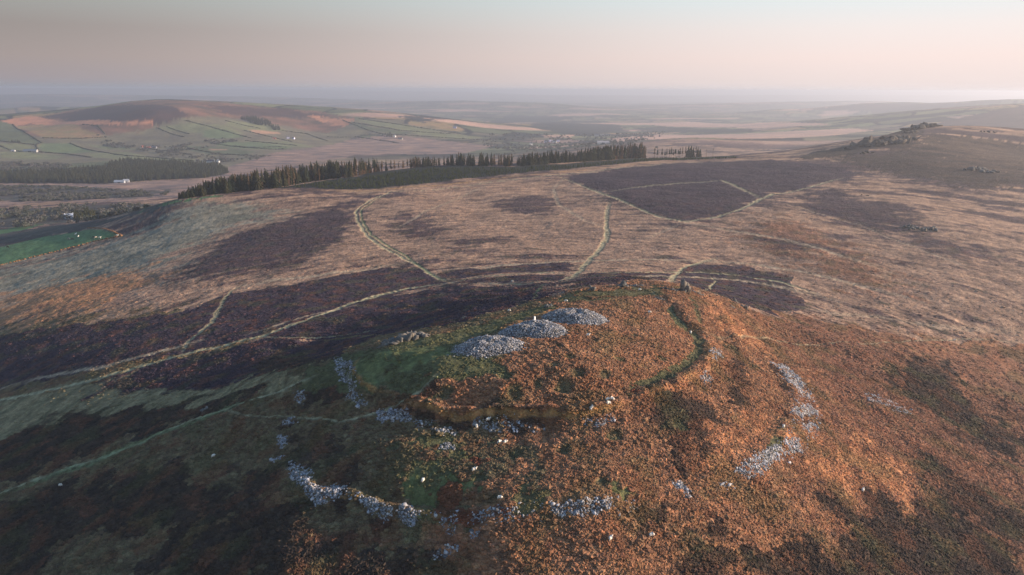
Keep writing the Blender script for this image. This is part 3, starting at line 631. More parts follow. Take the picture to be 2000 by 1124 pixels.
ROCKS = [
[-38.69, 234.49, 19, 6, 3.6, 110, 25, "jag", "jagged grey rock outcrop on the green left edge of the summit"],
[-45.91, 231.2, 9, 2, 1.1, 16, 25, "jag", "low broken rocks trailing left of the jagged outcrop"],
[36.19, 298.96, 3.4, 2.2, 3.0, 7, 20, "jag", "leftmost pointed crag on the far rim of the summit"],
[51.16, 307.71, 4.2, 3, 3.2, 9, -10, "dome", "rounded dark crag on the far rim between the pointed crag and the big boulder"],
[57.39, 310.74, 7, 2, 1.3, 14, -15, "low", "low pale rocks running right from the rounded dark crag"],
[72.05, 303.56, 9, 2.4, 1.8, 18, -15, "jag", "row of broken rocks just left of the big dark boulder"],
[79.24, 305.81, 5.6, 4, 5.2, 6, 10, "peak", "big dark peaked boulder on the far rim of the summit"],
[87.84, 311.75, 6, 2.5, 1.0, 12, -25, "low", "small pale rocks right of the big peaked boulder"],
[63.62, 283.47, 6, 2, 0.9, 12, -40, "low", "grey stones in the ditch at the back of the fort"],
[117.92, 351.61, 4, 2, 2.2, 9, -30, "jag", "dark crag on the far right rim of the summit"],
[115.68, 328.76, 4.5, 1.6, 2.6, 9, -45, "jag", "upright pinnacle rocks at the right end of the rim"],
[105.69, 311.21, 5.5, 1.8, 0.9, 10, -30, "low", "pale flat slabs just below the pinnacle rocks"],
[14.39, 272.04, 4, 1.6, 1.4, 9, 0, "low", "pink grey boulders on the grass behind the farthest cairn"],
[-20.53, 277.81, 2.4, 1.4, 1.1, 5, 0, "low", "small grey crag on the left green edge of the summit"],
[21.96, 302.46, 3, 1.2, 0.8, 5, 0, "low", "few flat rocks at the far left of the rim"],
[57.05, 381.7, 4, 1.5, 1.0, 6, 0, "low", "pale stones on the moor beyond the summit rim"],
[-117.03, 241.59, 2.6, 1.4, 1.2, 5, 30, "low", "small blue grey rocks beside the narrow left path"],
[576.13, 868.58, 34, 10, 7, 30, 5, "jag", "isolated grey crag on the hazy right hand hillside"],
[583.3, 850.29, 24, 8, 3.5, 16, -5, "low", "low rocks spreading right of the hazy crag"],
[342.65, 574.05, 24, 9, 3.2, 26, -25, "low", "scattered grey rocks on the lower right moor"],
[370.0, 724.27, 8, 4, 1.2, 6, -20, "low", "few stones on the right moor above the scattered rocks"]]
TORS = [
[582.6, 1113.02, 78, 26, 13, 70, 15, "tor", "long dark tor on the skyline shoulder of the right hill"],
[633.11, 1150.87, 38, 16, 10, 36, 5, "tor", "dark hump of rock at the right end of the long tor"],
[706.22, 1254.17, 30, 12, 6, 24, 0, "tor", "small dark crag between the tor and the skyline rocks"],
[777.47, 1343.87, 66, 22, 11, 56, 12, "tor", "skyline rocks crowning the right hill"],
[521.82, 1034.61, 22, 8, 5, 10, 0, "tor", "small dark crag below the long tor"],
[835.39, 1244.6, 26, 8, 4, 8, 0, "tor", "low rocks on the far right skyline"],
[521.72, 1096.3, 14, 6, 4, 6, 0, "tor", "single knob of rock at the left foot of the tor"]]
SHEEP = [
[-6.85, 183.25, 20, "white sheep grazing just above the stones under the inner rampart"],
[-10.09, 182.02, 100, "white sheep beside the left edge of the middle stone patch"],
[-3.13, 175.46, 200, "left of two white sheep standing close together below the rampart"],
[-1.69, 175.49, 40, "right of two white sheep standing close together below the rampart"],
[-9.94, 164.58, 25, "white sheep near a rust red bush in the outer enclosure"],
[-23.52, 162.97, 70, "lone white sheep turned uphill on the green left floor"],
[-2.86, 152.6, 0, "white sheep among the rust red bracken by the front rampart"],
[23.6, 184.34, 60, "upper of two sheep touching on the inner rampart"],
[23.14, 184.05, 80, "lower of two sheep touching on the inner rampart"],
[28.49, 187.65, 10, "left of the upper pair of sheep on the inner rampart"],
[29.7, 186.71, 150, "right of the upper pair of sheep on the inner rampart"],
[28.54, 185.66, 190, "sheep just below the upper pair on the inner rampart"],
[23.7, 141.97, 45, "white sheep on a green gully below the front rampart"],
[34.17, 145.22, 15, "white sheep alone on the orange front slope"],
[-98.03, 203.42, 30, "white sheep alone on the dark left slope"],
[-161.85, 218.91, 0, "white sheep by the path at the far lower left"],
[107.92, 186.97, 50, "white sheep on the orange right slope"],
[68.85, 251.09, 80, "tiny white sheep in the green ditch on the right of the fort"],
[22.77, 279.7, 0, "white sheep on the far rim left of the pointed crag"],
[-1.24, 275.55, 0, "white sheep on the yellow grass behind the middle cairn"],
[26.27, 225.26, 0, "white sheep on the brown slope right of the middle cairn"],
[85.44, 196.84, 60, "sheep on the green ditch beside the right stone bank"],
[57.25, 298.23, 0, "white sheep on the short turf near the rounded crag"],
[54.54, 261.35, 0, "white sheep on brown grass right of the farthest cairn"],
[240.33, 353.36, 0, "pale sheep far off on the brown right hand moor"],
[-0.02, 410.19, 0, "white sheep on the moor left of the summit rim"]]
COWS = [
[-495.31, 770.49, 80, 1, "white cow highest in the green field"],
[-479.89, 750.15, 100, 1, "white cow just below the highest one"],
[-483.49, 744.46, 20, 2, "dark cow left of the two white cows"],
[-491.6, 750.98, 0, 0, "grey cow at the left of the herd"],
[-451.82, 732.07, 10, 2, "black cow at the middle of the field"],
[-441.7, 726.19, 0, 1, "large white cow near the right corner of the field"],
[-448.18, 729.66, 60, 0, "grey cow between the black and the large white cow"],
[-566.59, 758.45, 0, 2, "black cow alone at the left end of the green field"],
[-420.23, 721.95, 0, 1, "pale cow in the very corner of the green field"]]
TREES = [
[-400.5, 830.3, 7.7, "full", "shorter dark dense spruce at the low left tip of the belt, back row"],
[-395.4, 824.2, 7.9, "full", "shorter dark dense spruce at the low left tip of the belt, front row"],
[-393.9, 824.0, 8.9, "full", "middling dark dense spruce at the low left tip of the belt, front row"],
[-390.7, 820.6, 7.9, "full", "shorter dark dense spruce at the low left tip of the belt, front row"],
[-392.5, 828.6, 7.3, "full", "shorter dark dense spruce at the low left tip of the belt, front row"],
[-387.4, 822.7, 10.0, "full", "middling dark dense spruce at the low left tip of the belt, front row"],
[-389.2, 830.1, 11.2, "full", "middling dark dense spruce at the low left tip of the belt, back row"],
[-394.8, 847.3, 11.4, "full", "middling dark dense spruce at the low left tip of the belt, back row"],
[-384.1, 828.2, 9.8, "full", "shorter dark dense spruce at the low left tip of the belt, front row"],
[-386.0, 837.2, 12.7, "full", "middling dark dense spruce at the low left tip of the belt, back row"],
[-384.1, 837.2, 9.3, "full", "shorter dark dense spruce at the low left tip of the belt, back row"],
[-383.8, 841.0, 10.1, "full", "shorter dark dense spruce at the low left tip of the belt, back row"],
[-382.6, 841.6, 15.5, "full", "taller dark dense spruce at the low left tip of the belt, back row"],
[-381.3, 842.7, 15.9, "full", "taller dark dense spruce at the low left tip of the belt, back row"],
[-376.3, 836.4, 13.4, "full", "middling dark dense spruce at the low left tip of the belt, back row"],
[-373.1, 832.2, 13.7, "full", "middling dark dense spruce at the low left tip of the belt, front row"],
[-374.4, 840.7, 11.7, "full", "shorter dark dense spruce in the lower left part of the belt, back row"],
[-374.7, 846.3, 18.4, "full", "taller dark dense spruce in the lower left part of the belt, back row"],
[-373.2, 847.8, 15.1, "full", "middling dark dense spruce in the lower left part of the belt, back row"],
[-378.6, 862.7, 17.5, "full", "taller dark dense spruce in the lower left part of the belt, back row"],
[-369.0, 845.4, 17.3, "full", "middling dark dense spruce in the lower left part of the belt, back row"],
[-371.8, 858.1, 18.6, "full", "taller dark dense spruce in the lower left part of the belt, back row"],
[-364.2, 844.6, 15.0, "full", "shorter dark dense spruce in the lower left part of the belt, back row"],
[-364.5, 849.8, 17.8, "full", "middling dark dense spruce in the lower left part of the belt, back row"],
[-363.3, 851.3, 16.0, "full", "shorter dark dense spruce in the lower left part of the belt, back row"],
[-361.3, 850.1, 19.2, "full", "taller dark dense spruce in the lower left part of the belt, back row"],
[-360.6, 852.9, 20.8, "full", "taller dark dense spruce in the lower left part of the belt, back row"],
[-359.5, 855.6, 18.8, "full", "middling dark dense spruce in the lower left part of the belt, back row"],
[-358.9, 860.3, 19.3, "full", "middling dark dense spruce in the lower left part of the belt, back row"],
[-361.2, 870.3, 20.2, "full", "taller dark dense spruce in the lower left part of the belt, back row"],
[-350.4, 847.2, 18.0, "full", "middling dark dense spruce in the lower left part of the belt, front row"],
[-352.0, 855.4, 16.4, "full", "shorter dark dense spruce in the lower left part of the belt, front row"],
[-348.3, 851.6, 19.0, "full", "middling dark dense spruce in the lower left part of the belt, front row"],
[-353.9, 871.7, 19.1, "full", "middling dark dense spruce in the lower left part of the belt, back row"],
[-345.9, 856.9, 21.7, "full", "taller dark dense spruce in the lower left part of the belt, front row"],
[-352.7, 877.2, 17.1, "full", "shorter dark dense spruce in the lower left part of the belt, back row"],
[-350.8, 878.5, 21.2, "full", "taller dark dense spruce in the lower left part of the belt, back row"],
[-342.3, 861.7, 15.5, "full", "shorter dark dense spruce in the lower left part of the belt, front row"],
[-341.2, 863.8, 21.2, "full", "taller dark dense spruce in the lower left part of the belt, back row"],
[-343.6, 875.1, 20.0, "full", "middling dark dense spruce in the tall left middle of the belt, back row"],
[-342.6, 879.6, 16.7, "thin", "shorter brownish thinned spruce in the tall left middle of the belt, back row"],
[-339.4, 876.5, 17.8, "thin", "shorter brownish thinned spruce in the tall left middle of the belt, back row"],
[-333.6, 863.4, 20.3, "full", "middling dark dense spruce in the tall left middle of the belt, front row"],
[-333.3, 868.7, 19.3, "full", "middling dark dense spruce in the tall left middle of the belt, back row"],
[-326.1, 856.8, 22.3, "thin", "taller brownish thinned spruce in the tall left middle of the belt, front row"],
[-330.7, 873.4, 16.9, "thin", "shorter brownish thinned spruce in the tall left middle of the belt, back row"],
[-326.2, 866.2, 18.2, "full", "shorter dark dense spruce in the tall left middle of the belt, front row"],
[-329.2, 880.7, 23.1, "thin", "taller brownish thinned spruce in the tall left middle of the belt, back row"],
[-320.8, 861.9, 22.3, "full", "taller dark dense spruce in the tall left middle of the belt, front row"],
[-317.7, 860.8, 24.6, "thin", "taller brownish thinned spruce in the tall left middle of the belt, front row"],
[-316.0, 860.4, 23.8, "full", "taller dark dense spruce in the tall left middle of the belt, front row"],
[-323.7, 886.5, 19.1, "thin", "shorter brownish thinned spruce in the tall left middle of the belt, back row"],
[-315.1, 869.1, 15.2, "thin", "shorter brownish thinned spruce in the tall left middle of the belt, front row"],
[-311.7, 863.6, 23.6, "thin", "taller brownish thinned spruce in the tall left middle of the belt, front row"],
[-319.3, 890.4, 17.0, "thin", "shorter brownish thinned spruce in the tall left middle of the belt, back row"],
[-315.7, 887.7, 25.4, "thin", "taller brownish thinned spruce in the tall left middle of the belt, back row"],
[-316.7, 896.5, 19.9, "full", "shorter dark dense spruce in the tall left middle of the belt, back row"],
[-309.4, 880.2, 23.0, "thin", "middling brownish thinned spruce in the tall left middle of the belt, back row"],
[-305.1, 873.0, 15.6, "full", "shorter dark dense spruce in the tall left middle of the belt, front row"],
[-310.4, 895.3, 18.0, "full", "shorter dark dense spruce in the tall left middle of the belt, back row"],
[-302.4, 877.4, 17.5, "full", "shorter dark dense spruce in the tall left middle of the belt, front row"],
[-298.1, 871.8, 22.5, "full", "middling dark dense spruce in the tall left middle of the belt, front row"],
[-303.3, 893.5, 23.7, "thin", "middling brownish thinned spruce in the tall left middle of the belt, back row"],
[-311.3, 924.2, 21.6, "thin", "shorter brownish thinned spruce in the tall left middle of the belt, back row"],
[-295.0, 878.3, 26.2, "thin", "taller brownish thinned spruce in the tall left middle of the belt, front row"],
[-319.1, 958.9, 24.2, "thin", "middling brownish thinned spruce in the tall left middle of the belt, back row"],
[-307.7, 930.6, 18.5, "full", "shorter dark dense spruce in the tall left middle of the belt, back row"],
[-293.6, 895.0, 15.7, "full", "shorter dark dense spruce in the tall left middle of the belt, front row"],
[-311.1, 955.4, 26.5, "full", "taller dark dense spruce at the tall stemmed crest of the left belt, back row"],
[-293.3, 907.0, 25.2, "thin", "taller brownish thinned spruce at the tall stemmed crest of the left belt, front row"],
[-300.5, 936.9, 22.1, "full", "middling dark dense spruce at the tall stemmed crest of the left belt, back row"],
[-295.5, 927.1, 24.3, "thin", "taller brownish thinned spruce at the tall stemmed crest of the left belt, front row"],
[-308.3, 971.6, 27.6, "thin", "taller brownish thinned spruce at the tall stemmed crest of the left belt, back row"],
[-293.7, 932.0, 24.1, "thin", "middling brownish thinned spruce at the tall stemmed crest of the left belt, front row"],
[-309.6, 990.1, 25.1, "thin", "middling brownish thinned spruce at the tall stemmed crest of the left belt, back row"],
[-292.4, 941.5, 17.9, "full", "shorter dark dense spruce at the tall stemmed crest of the left belt, front row"],
[-293.6, 955.7, 19.9, "full", "shorter dark dense spruce at the tall stemmed crest of the left belt, front row"],
[-298.5, 977.5, 25.4, "thin", "taller brownish thinned spruce at the tall stemmed crest of the left belt, back row"],
[-302.3, 998.9, 24.7, "thin", "middling brownish thinned spruce at the tall stemmed crest of the left belt, back row"],
[-298.4, 993.6, 16.7, "full", "shorter dark dense spruce at the tall stemmed crest of the left belt, back row"],
[-287.8, 966.4, 21.5, "full", "middling dark dense spruce at the tall stemmed crest of the left belt, front row"],
[-286.3, 968.4, 24.4, "full", "taller dark dense spruce at the tall stemmed crest of the left belt, front row"],
[-290.2, 988.8, 17.0, "full", "shorter dark dense spruce at the tall stemmed crest of the left belt, back row"],
[-287.1, 985.7, 23.6, "thin", "middling brownish thinned spruce at the tall stemmed crest of the left belt, back row"],
[-286.3, 988.6, 15.8, "thin", "shorter brownish thinned spruce at the tall stemmed crest of the left belt, back row"],
[-285.7, 997.9, 21.3, "thin", "middling brownish thinned spruce at the tall stemmed crest of the left belt, back row"],
[-284.3, 997.8, 16.3, "thin", "shorter brownish thinned spruce at the tall stemmed crest of the left belt, back row"],
[-277.4, 982.7, 24.6, "thin", "taller brownish thinned spruce at the tall stemmed crest of the left belt, front row"],
[-281.2, 1002.5, 27.9, "full", "taller dark dense spruce at the tall stemmed crest of the left belt, back row"],
[-273.1, 982.8, 18.9, "thin", "shorter brownish thinned spruce at the tall stemmed crest of the left belt, front row"],
[-278.9, 1012.6, 17.5, "thin", "shorter brownish thinned spruce at the tall stemmed crest of the left belt, back row"],
[-270.5, 989.7, 18.9, "full", "shorter dark dense spruce at the right end of the packed left belt, front row"],
[-267.7, 987.3, 22.0, "thin", "middling brownish thinned spruce at the right end of the packed left belt, front row"],
[-267.3, 995.4, 23.3, "full", "middling dark dense spruce at the right end of the packed left belt, front row"],
[-274.1, 1030.2, 24.5, "thin", "middling brownish thinned spruce at the right end of the packed left belt, back row"],
[-266.8, 1010.9, 24.0, "thin", "middling brownish thinned spruce at the right end of the packed left belt, back row"],
[-266.1, 1017.6, 25.2, "thin", "taller brownish thinned spruce at the right end of the packed left belt, back row"],
[-261.9, 1009.3, 26.5, "full", "taller dark dense spruce at the right end of the packed left belt, back row"],
[-260.4, 1013.1, 19.8, "thin", "shorter brownish thinned spruce at the right end of the packed left belt, back row"],
[-258.3, 1010.4, 24.7, "full", "taller dark dense spruce at the right end of the packed left belt, back row"],
[-251.1, 993.0, 24.6, "full", "taller dark dense spruce at the right end of the packed left belt, front row"],
[-254.9, 1018.7, 25.5, "thin", "taller brownish thinned spruce at the right end of the packed left belt, back row"],
[-253.4, 1019.9, 21.4, "thin", "middling brownish thinned spruce at the right end of the packed left belt, back row"],
[-251.7, 1022.0, 19.4, "thin", "shorter brownish thinned spruce at the right end of the packed left belt, back row"],
[-250.7, 1026.2, 17.8, "thin", "shorter brownish thinned spruce at the right end of the packed left belt, back row"],
[-237.2, 982.4, 15.1, "thin", "shorter brownish thinned spruce at the right end of the packed left belt, front row"],
[-241.2, 1006.5, 20.3, "thin", "middling brownish thinned spruce at the right end of the packed left belt, back row"],
[-238.4, 1008.0, 14.3, "thin", "shorter brownish thinned spruce at the right end of the packed left belt, back row"],
[-239.3, 1022.2, 22.2, "full", "taller dark dense spruce at the right end of the packed left belt, back row"],
[-228.9, 982.0, 22.4, "full", "taller dark dense spruce at the right end of the packed left belt, front row"],
[-227.2, 988.7, 17.1, "thin", "shorter brownish thinned spruce at the right end of the packed left belt, front row"],
[-293.7, 913.9, 25.3, "thin", "tall brown stemmed spruce showing among the packed left trees"],
[-294.2, 933.6, 22.0, "thin", "tall brown stemmed spruce showing among the packed left trees"],
[-294.4, 956.3, 17.9, "thin", "tall brown stemmed spruce showing among the packed left trees"],
[-296.3, 977.6, 19.7, "thin", "tall brown stemmed spruce showing among the packed left trees"],
[-292.7, 992.5, 20.2, "thin", "tall brown stemmed spruce showing among the packed left trees"],
[-286.8, 989.3, 19.9, "thin", "tall brown stemmed spruce showing among the packed left trees"],
[-278.0, 978.7, 26.3, "thin", "tall brown stemmed spruce showing among the packed left trees"],
[-273.9, 987.6, 25.4, "thin", "tall brown stemmed spruce showing among the packed left trees"],
[-268.5, 986.1, 21.9, "thin", "tall brown stemmed spruce showing among the packed left trees"],
[-270.4, 1024.1, 26.5, "thin", "tall brown stemmed spruce showing among the packed left trees"],
[-261.9, 1008.3, 26.0, "thin", "tall brown stemmed spruce showing among the packed left trees"],
[-250.2, 987.6, 23.2, "thin", "tall brown stemmed spruce showing among the packed left trees"],
[-249.5, 1020.7, 24.0, "thin", "tall brown stemmed spruce showing among the packed left trees"],
[-240.1, 1013.4, 19.4, "thin", "tall brown stemmed spruce showing among the packed left trees"],
[-235.8, 1020.7, 14.2, "thin", "tall brown stemmed spruce showing among the packed left trees"],
[-230.2, 1016.4, 23.7, "thin", "leftmost thinned spruce in the straggling group left of the plantation top"],
[-228.5, 1019.8, 24.2, "thin", "second from left, thinned spruce in the straggling group left of the plantation top"],
[-223.8, 1016.1, 19.6, "thin", "third from left, thinned spruce in the straggling group left of the plantation top"],
[-220.1, 1012.4, 20.8, "thin", "fourth from left, thinned spruce in the straggling group left of the plantation top"],
[-220.7, 1023.5, 24.3, "thin", "fifth from left, thinned spruce in the straggling group left of the plantation top"],
[-218.6, 1027.6, 20.2, "thin", "sixth from left, thinned spruce in the straggling group left of the plantation top"],
[-219.2, 1043.8, 17.3, "thin", "seventh from left, thinned spruce in the straggling group left of the plantation top"],
[-217.1, 1046.7, 14.2, "thin", "eighth from left, thinned spruce in the straggling group left of the plantation top"],
[-215.8, 1049.6, 21.5, "thin", "ninth from left, thinned spruce in the straggling group left of the plantation top"],
[-211.9, 1044.5, 13.5, "thin", "tenth from left, thinned spruce in the straggling group left of the plantation top"],
[-209.5, 1050.6, 22.3, "thin", "eleventh from left, thinned spruce in the straggling group left of the plantation top"],
[-208.9, 1061.7, 21.5, "thin", "twelfth from left, thinned spruce in the straggling group left of the plantation top"],
[-197.3, 1047.9, 14.5, "thin", "leftmost lone tall spruce left of the small trees"],
[-195.9, 1049.0, 16.8, "thin", "second from left, lone tall spruce left of the small trees"],
[-184.7, 1060.9, 15.9, "small", "leftmost short ragged spruce behind the left hump of the plantation"],
[-179.9, 1063.9, 16.1, "small", "second from left, short ragged spruce behind the left hump of the plantation"],
[-173.1, 1060.8, 12.1, "small", "third from left, short ragged spruce behind the left hump of the plantation"],
[-165.9, 1058.8, 13.7, "small", "fourth from left, short ragged spruce behind the left hump of the plantation"],
[-161.8, 1075.1, 14.8, "small", "fifth from left, short ragged spruce behind the left hump of the plantation"],
[-156.9, 1072.1, 15.2, "small", "sixth from left, short ragged spruce behind the left hump of the plantation"],
[-153.3, 1073.7, 15.6, "small", "seventh from left, short ragged spruce behind the left hump of the plantation"],
[-150.9, 1073.8, 16.1, "thin", "leftmost thin spruce pair just right of the short ragged trees"],
[-149.0, 1071.7, 16.8, "thin", "second from left, thin spruce pair just right of the short ragged trees"],
[-147.1, 1081.0, 13.9, "thin", "third from left, thin spruce pair just right of the short ragged trees"],
[-144.7, 1074.2, 15.9, "thin", "fourth from left, thin spruce pair just right of the short ragged trees"],
[-142.2, 1073.9, 10.6, "thin", "fifth from left, thin spruce pair just right of the short ragged trees"],
[-136.7, 1075.3, 15.3, "full", "leftmost dense spruce just right of the thin pair"],
[-133.8, 1076.2, 15.0, "full", "second from left, dense spruce just right of the thin pair"],
[-131.4, 1083.5, 15.5, "full", "third from left, dense spruce just right of the thin pair"],
[-132.8, 1113.1, 15.4, "full", "fourth from left, dense spruce just right of the thin pair"],
[-120.9, 1083.6, 14.1, "thin", "leftmost thinned spruce left of the two big dark spruces"],
[-122.1, 1113.5, 11.6, "thin", "second from left, thinned spruce left of the two big dark spruces"],
[-115.3, 1081.9, 12.5, "thin", "third from left, thinned spruce left of the two big dark spruces"],
[-99.6, 1080.9, 14.2, "full", "left one of the two big dark spruces standing alone"],
[-92.1, 1072.3, 17.6, "full", "right one of the two big dark spruces standing alone"],
[-82.9, 1070.1, 13.3, "full", "leftmost dark pointed spruce right of the two big ones"],
[-81.2, 1074.9, 14.9, "full", "second from left, dark pointed spruce right of the two big ones"],
[-79.2, 1073.5, 20.1, "full", "third from left, dark pointed spruce right of the two big ones"],
[-72.8, 1073.6, 14.5, "thin", "slim spruce between the dark pointed ones"],
[-66.2, 1064.8, 15.1, "full", "leftmost broad dark spruce left of the belt gap"],
[-63.9, 1069.1, 18.1, "full", "second from left, broad dark spruce left of the belt gap"],
[-59.2, 1063.7, 17.8, "full", "third from left, broad dark spruce left of the belt gap"],
[-49.0, 1060.9, 20.3, "full", "leftmost narrow dark spruce in the belt gap"],
[-46.1, 1066.2, 17.2, "full", "second from left, narrow dark spruce in the belt gap"],
[-40.5, 1062.4, 14.6, "full", "small dark spruce in the belt gap"],
[-32.7, 1067.8, 14.5, "thin", "leftmost tall ragged spruce in the belt gap"],
[-30.7, 1059.0, 13.3, "thin", "second from left, tall ragged spruce in the belt gap"],
[-27.9, 1062.1, 18.6, "thin", "third from left, tall ragged spruce in the belt gap"],
[-18.5, 1060.5, 16.9, "thin", "leftmost bare stemmed tree of the sparse group before the dense stretch"],
[-13.2, 1058.8, 17.8, "thin", "second from left, bare stemmed tree of the sparse group before the dense stretch"],
[-9.4, 1057.9, 11.5, "thin", "third from left, bare stemmed tree of the sparse group before the dense stretch"],
[-5.2, 1049.9, 14.2, "thin", "fourth from left, bare stemmed tree of the sparse group before the dense stretch"],
[-1.0, 1055.9, 18.3, "thin", "fifth from left, bare stemmed tree of the sparse group before the dense stretch"],
[-10.4, 1058.8, 12.9, "full", "leftmost dark spruce inside the sparse group before the dense stretch"],
[-6.9, 1053.1, 17.8, "full", "second from left, dark spruce inside the sparse group before the dense stretch"],
[10.8, 1057.7, 12.7, "full", "shorter dark spruce in the left third of the evenly spaced dark row"],
[15.6, 1056.1, 16.8, "full", "middling dark spruce in the left third of the evenly spaced dark row"],
[18.9, 1061.0, 14.3, "full", "shorter dark spruce in the left third of the evenly spaced dark row"],
[21.9, 1060.7, 16.0, "full", "middling dark spruce in the left third of the evenly spaced dark row"],
[24.8, 1062.0, 18.2, "full", "taller dark spruce in the left third of the evenly spaced dark row"],
[27.9, 1057.2, 12.8, "full", "shorter dark spruce in the left third of the evenly spaced dark row"],
[30.5, 1062.9, 17.6, "full", "middling dark spruce in the left third of the evenly spaced dark row"],
[33.8, 1068.2, 17.6, "full", "middling dark spruce in the left third of the evenly spaced dark row"],
[38.2, 1070.8, 17.9, "full", "taller dark spruce in the middle third of the evenly spaced dark row"],
[42.2, 1070.1, 16.7, "full", "middling dark spruce in the middle third of the evenly spaced dark row"],
[45.4, 1073.4, 13.1, "full", "shorter dark spruce in the middle third of the evenly spaced dark row"],
[48.6, 1079.1, 20.0, "full", "taller dark spruce in the middle third of the evenly spaced dark row"],
[50.9, 1079.6, 16.0, "full", "middling dark spruce in the middle third of the evenly spaced dark row"],
[55.3, 1090.4, 14.2, "full", "shorter dark spruce in the middle third of the evenly spaced dark row"],
[59.8, 1096.9, 19.0, "full", "taller dark spruce in the middle third of the evenly spaced dark row"],
[62.5, 1097.8, 16.9, "full", "middling dark spruce in the right third of the evenly spaced dark row"],
[65.5, 1100.9, 14.5, "full", "shorter dark spruce in the right third of the evenly spaced dark row"],
[68.8, 1097.7, 17.0, "full", "middling dark spruce in the right third of the evenly spaced dark row"],
[72.2, 1103.5, 19.3, "full", "taller dark spruce in the right third of the evenly spaced dark row"],
[76.8, 1111.2, 14.7, "full", "shorter dark spruce in the right third of the evenly spaced dark row"],
[79.9, 1108.3, 18.6, "full", "taller dark spruce in the right third of the evenly spaced dark row"],
[83.1, 1112.1, 16.8, "full", "middling dark spruce in the right third of the evenly spaced dark row"],
[86.3, 1112.1, 19.0, "full", "taller dark spruce in the right third of the evenly spaced dark row"],
[91.6, 1118.6, 16.3, "full", "middling dark spruce in the short clump between the two dark rows"],
[95.4, 1117.8, 14.3, "full", "shorter dark spruce in the short clump between the two dark rows"],
[98.5, 1124.7, 16.3, "full", "middling dark spruce in the short clump between the two dark rows"],
[102.8, 1127.8, 12.2, "full", "shorter dark spruce in the short clump between the two dark rows"],
[104.7, 1123.3, 16.7, "full", "middling dark spruce in the short clump between the two dark rows"],
[108.7, 1133.0, 18.7, "full", "middling dark spruce in the short clump between the two dark rows"],
[110.8, 1127.3, 20.6, "full", "taller dark spruce in the short clump between the two dark rows"],
[115.8, 1136.5, 17.9, "full", "middling dark spruce in the short clump between the two dark rows"],
[118.5, 1142.5, 14.4, "full", "shorter dark spruce in the short clump between the two dark rows"],
[121.5, 1142.5, 20.1, "full", "taller dense spruce in the thick dark block, left half"],
[123.5, 1149.3, 20.8, "full", "taller dense spruce in the thick dark block, left half"],
[125.7, 1152.2, 13.5, "full", "shorter dense spruce in the thick dark block, left half"],
[126.4, 1147.5, 20.1, "full", "middling dense spruce in the thick dark block, left half"],
[127.9, 1147.8, 15.4, "full", "shorter dense spruce in the thick dark block, left half"],
[129.4, 1146.7, 15.7, "full", "shorter dense spruce in the thick dark block, left half"],
[131.8, 1151.0, 23.2, "full", "taller dense spruce in the thick dark block, left half"],
[134.9, 1159.4, 22.0, "full", "taller dense spruce in the thick dark block, left half"],
[136.9, 1161.6, 20.0, "full", "middling dense spruce in the thick dark block, left half"],
[139.0, 1165.8, 15.3, "full", "shorter dense spruce in the thick dark block, left half"],
[139.8, 1165.1, 19.8, "full", "middling dense spruce in the thick dark block, left half"],
[141.4, 1165.3, 19.6, "full", "middling dense spruce in the thick dark block, left half"],
[143.2, 1162.1, 19.2, "full", "middling dense spruce in the thick dark block, right half"],
[145.2, 1167.6, 23.9, "full", "taller dense spruce in the thick dark block, right half"],
[147.0, 1167.7, 16.7, "full", "shorter dense spruce in the thick dark block, right half"],
[148.4, 1166.2, 19.6, "full", "middling dense spruce in the thick dark block, right half"],
[151.1, 1170.2, 16.3, "full", "shorter dense spruce in the thick dark block, right half"],
[152.8, 1175.8, 23.0, "full", "taller dense spruce in the thick dark block, right half"],
[155.5, 1179.6, 20.8, "full", "middling dense spruce in the thick dark block, right half"],
[156.4, 1175.5, 24.5, "full", "taller dense spruce in the thick dark block, right half"],
[158.1, 1175.0, 24.2, "full", "taller dense spruce in the thick dark block, right half"],
[160.2, 1179.9, 15.1, "full", "shorter dense spruce in the thick dark block, right half"],
[161.5, 1175.3, 22.3, "full", "middling dense spruce in the thick dark block, right half"],
[164.4, 1183.4, 22.9, "full", "middling dense spruce in the thick dark block, right half"],
[163.8, 1177.9, 24.4, "thin", "taller tall pale stemmed spruce beside the thick dark block, left stretch"],
[166.0, 1177.2, 20.8, "thin", "middling tall pale stemmed spruce beside the thick dark block, left stretch"],
[169.2, 1182.5, 21.7, "thin", "middling tall pale stemmed spruce beside the thick dark block, left stretch"],
[173.0, 1190.5, 24.0, "thin", "taller tall pale stemmed spruce beside the thick dark block, left stretch"],
[176.1, 1189.0, 22.0, "thin", "middling tall pale stemmed spruce beside the thick dark block, left stretch"],
[178.8, 1194.1, 20.3, "thin", "middling tall pale stemmed spruce beside the thick dark block, left stretch"],
[183.4, 1203.3, 19.8, "thin", "shorter tall pale stemmed spruce beside the thick dark block, left stretch"],
[186.2, 1203.6, 23.5, "thin", "middling tall pale stemmed spruce beside the thick dark block, left stretch"],
[188.8, 1204.0, 24.5, "thin", "taller tall pale stemmed spruce beside the thick dark block, middle stretch"],
[192.0, 1212.6, 15.4, "thin", "shorter tall pale stemmed spruce beside the thick dark block, middle stretch"],
[195.4, 1215.8, 22.6, "thin", "middling tall pale stemmed spruce beside the thick dark block, middle stretch"],
[201.0, 1232.3, 20.5, "thin", "shorter tall pale stemmed spruce beside the thick dark block, middle stretch"],
[206.1, 1242.8, 19.7, "thin", "shorter tall pale stemmed spruce beside the thick dark block, middle stretch"],
[219.7, 1311.7, 27.8, "thin", "taller tall pale stemmed spruce beside the thick dark block, middle stretch"],
[209.2, 1230.9, 23.8, "thin", "middling tall pale stemmed spruce beside the thick dark block, middle stretch"],
[213.6, 1244.6, 25.3, "thin", "taller tall pale stemmed spruce beside the thick dark block, middle stretch"],
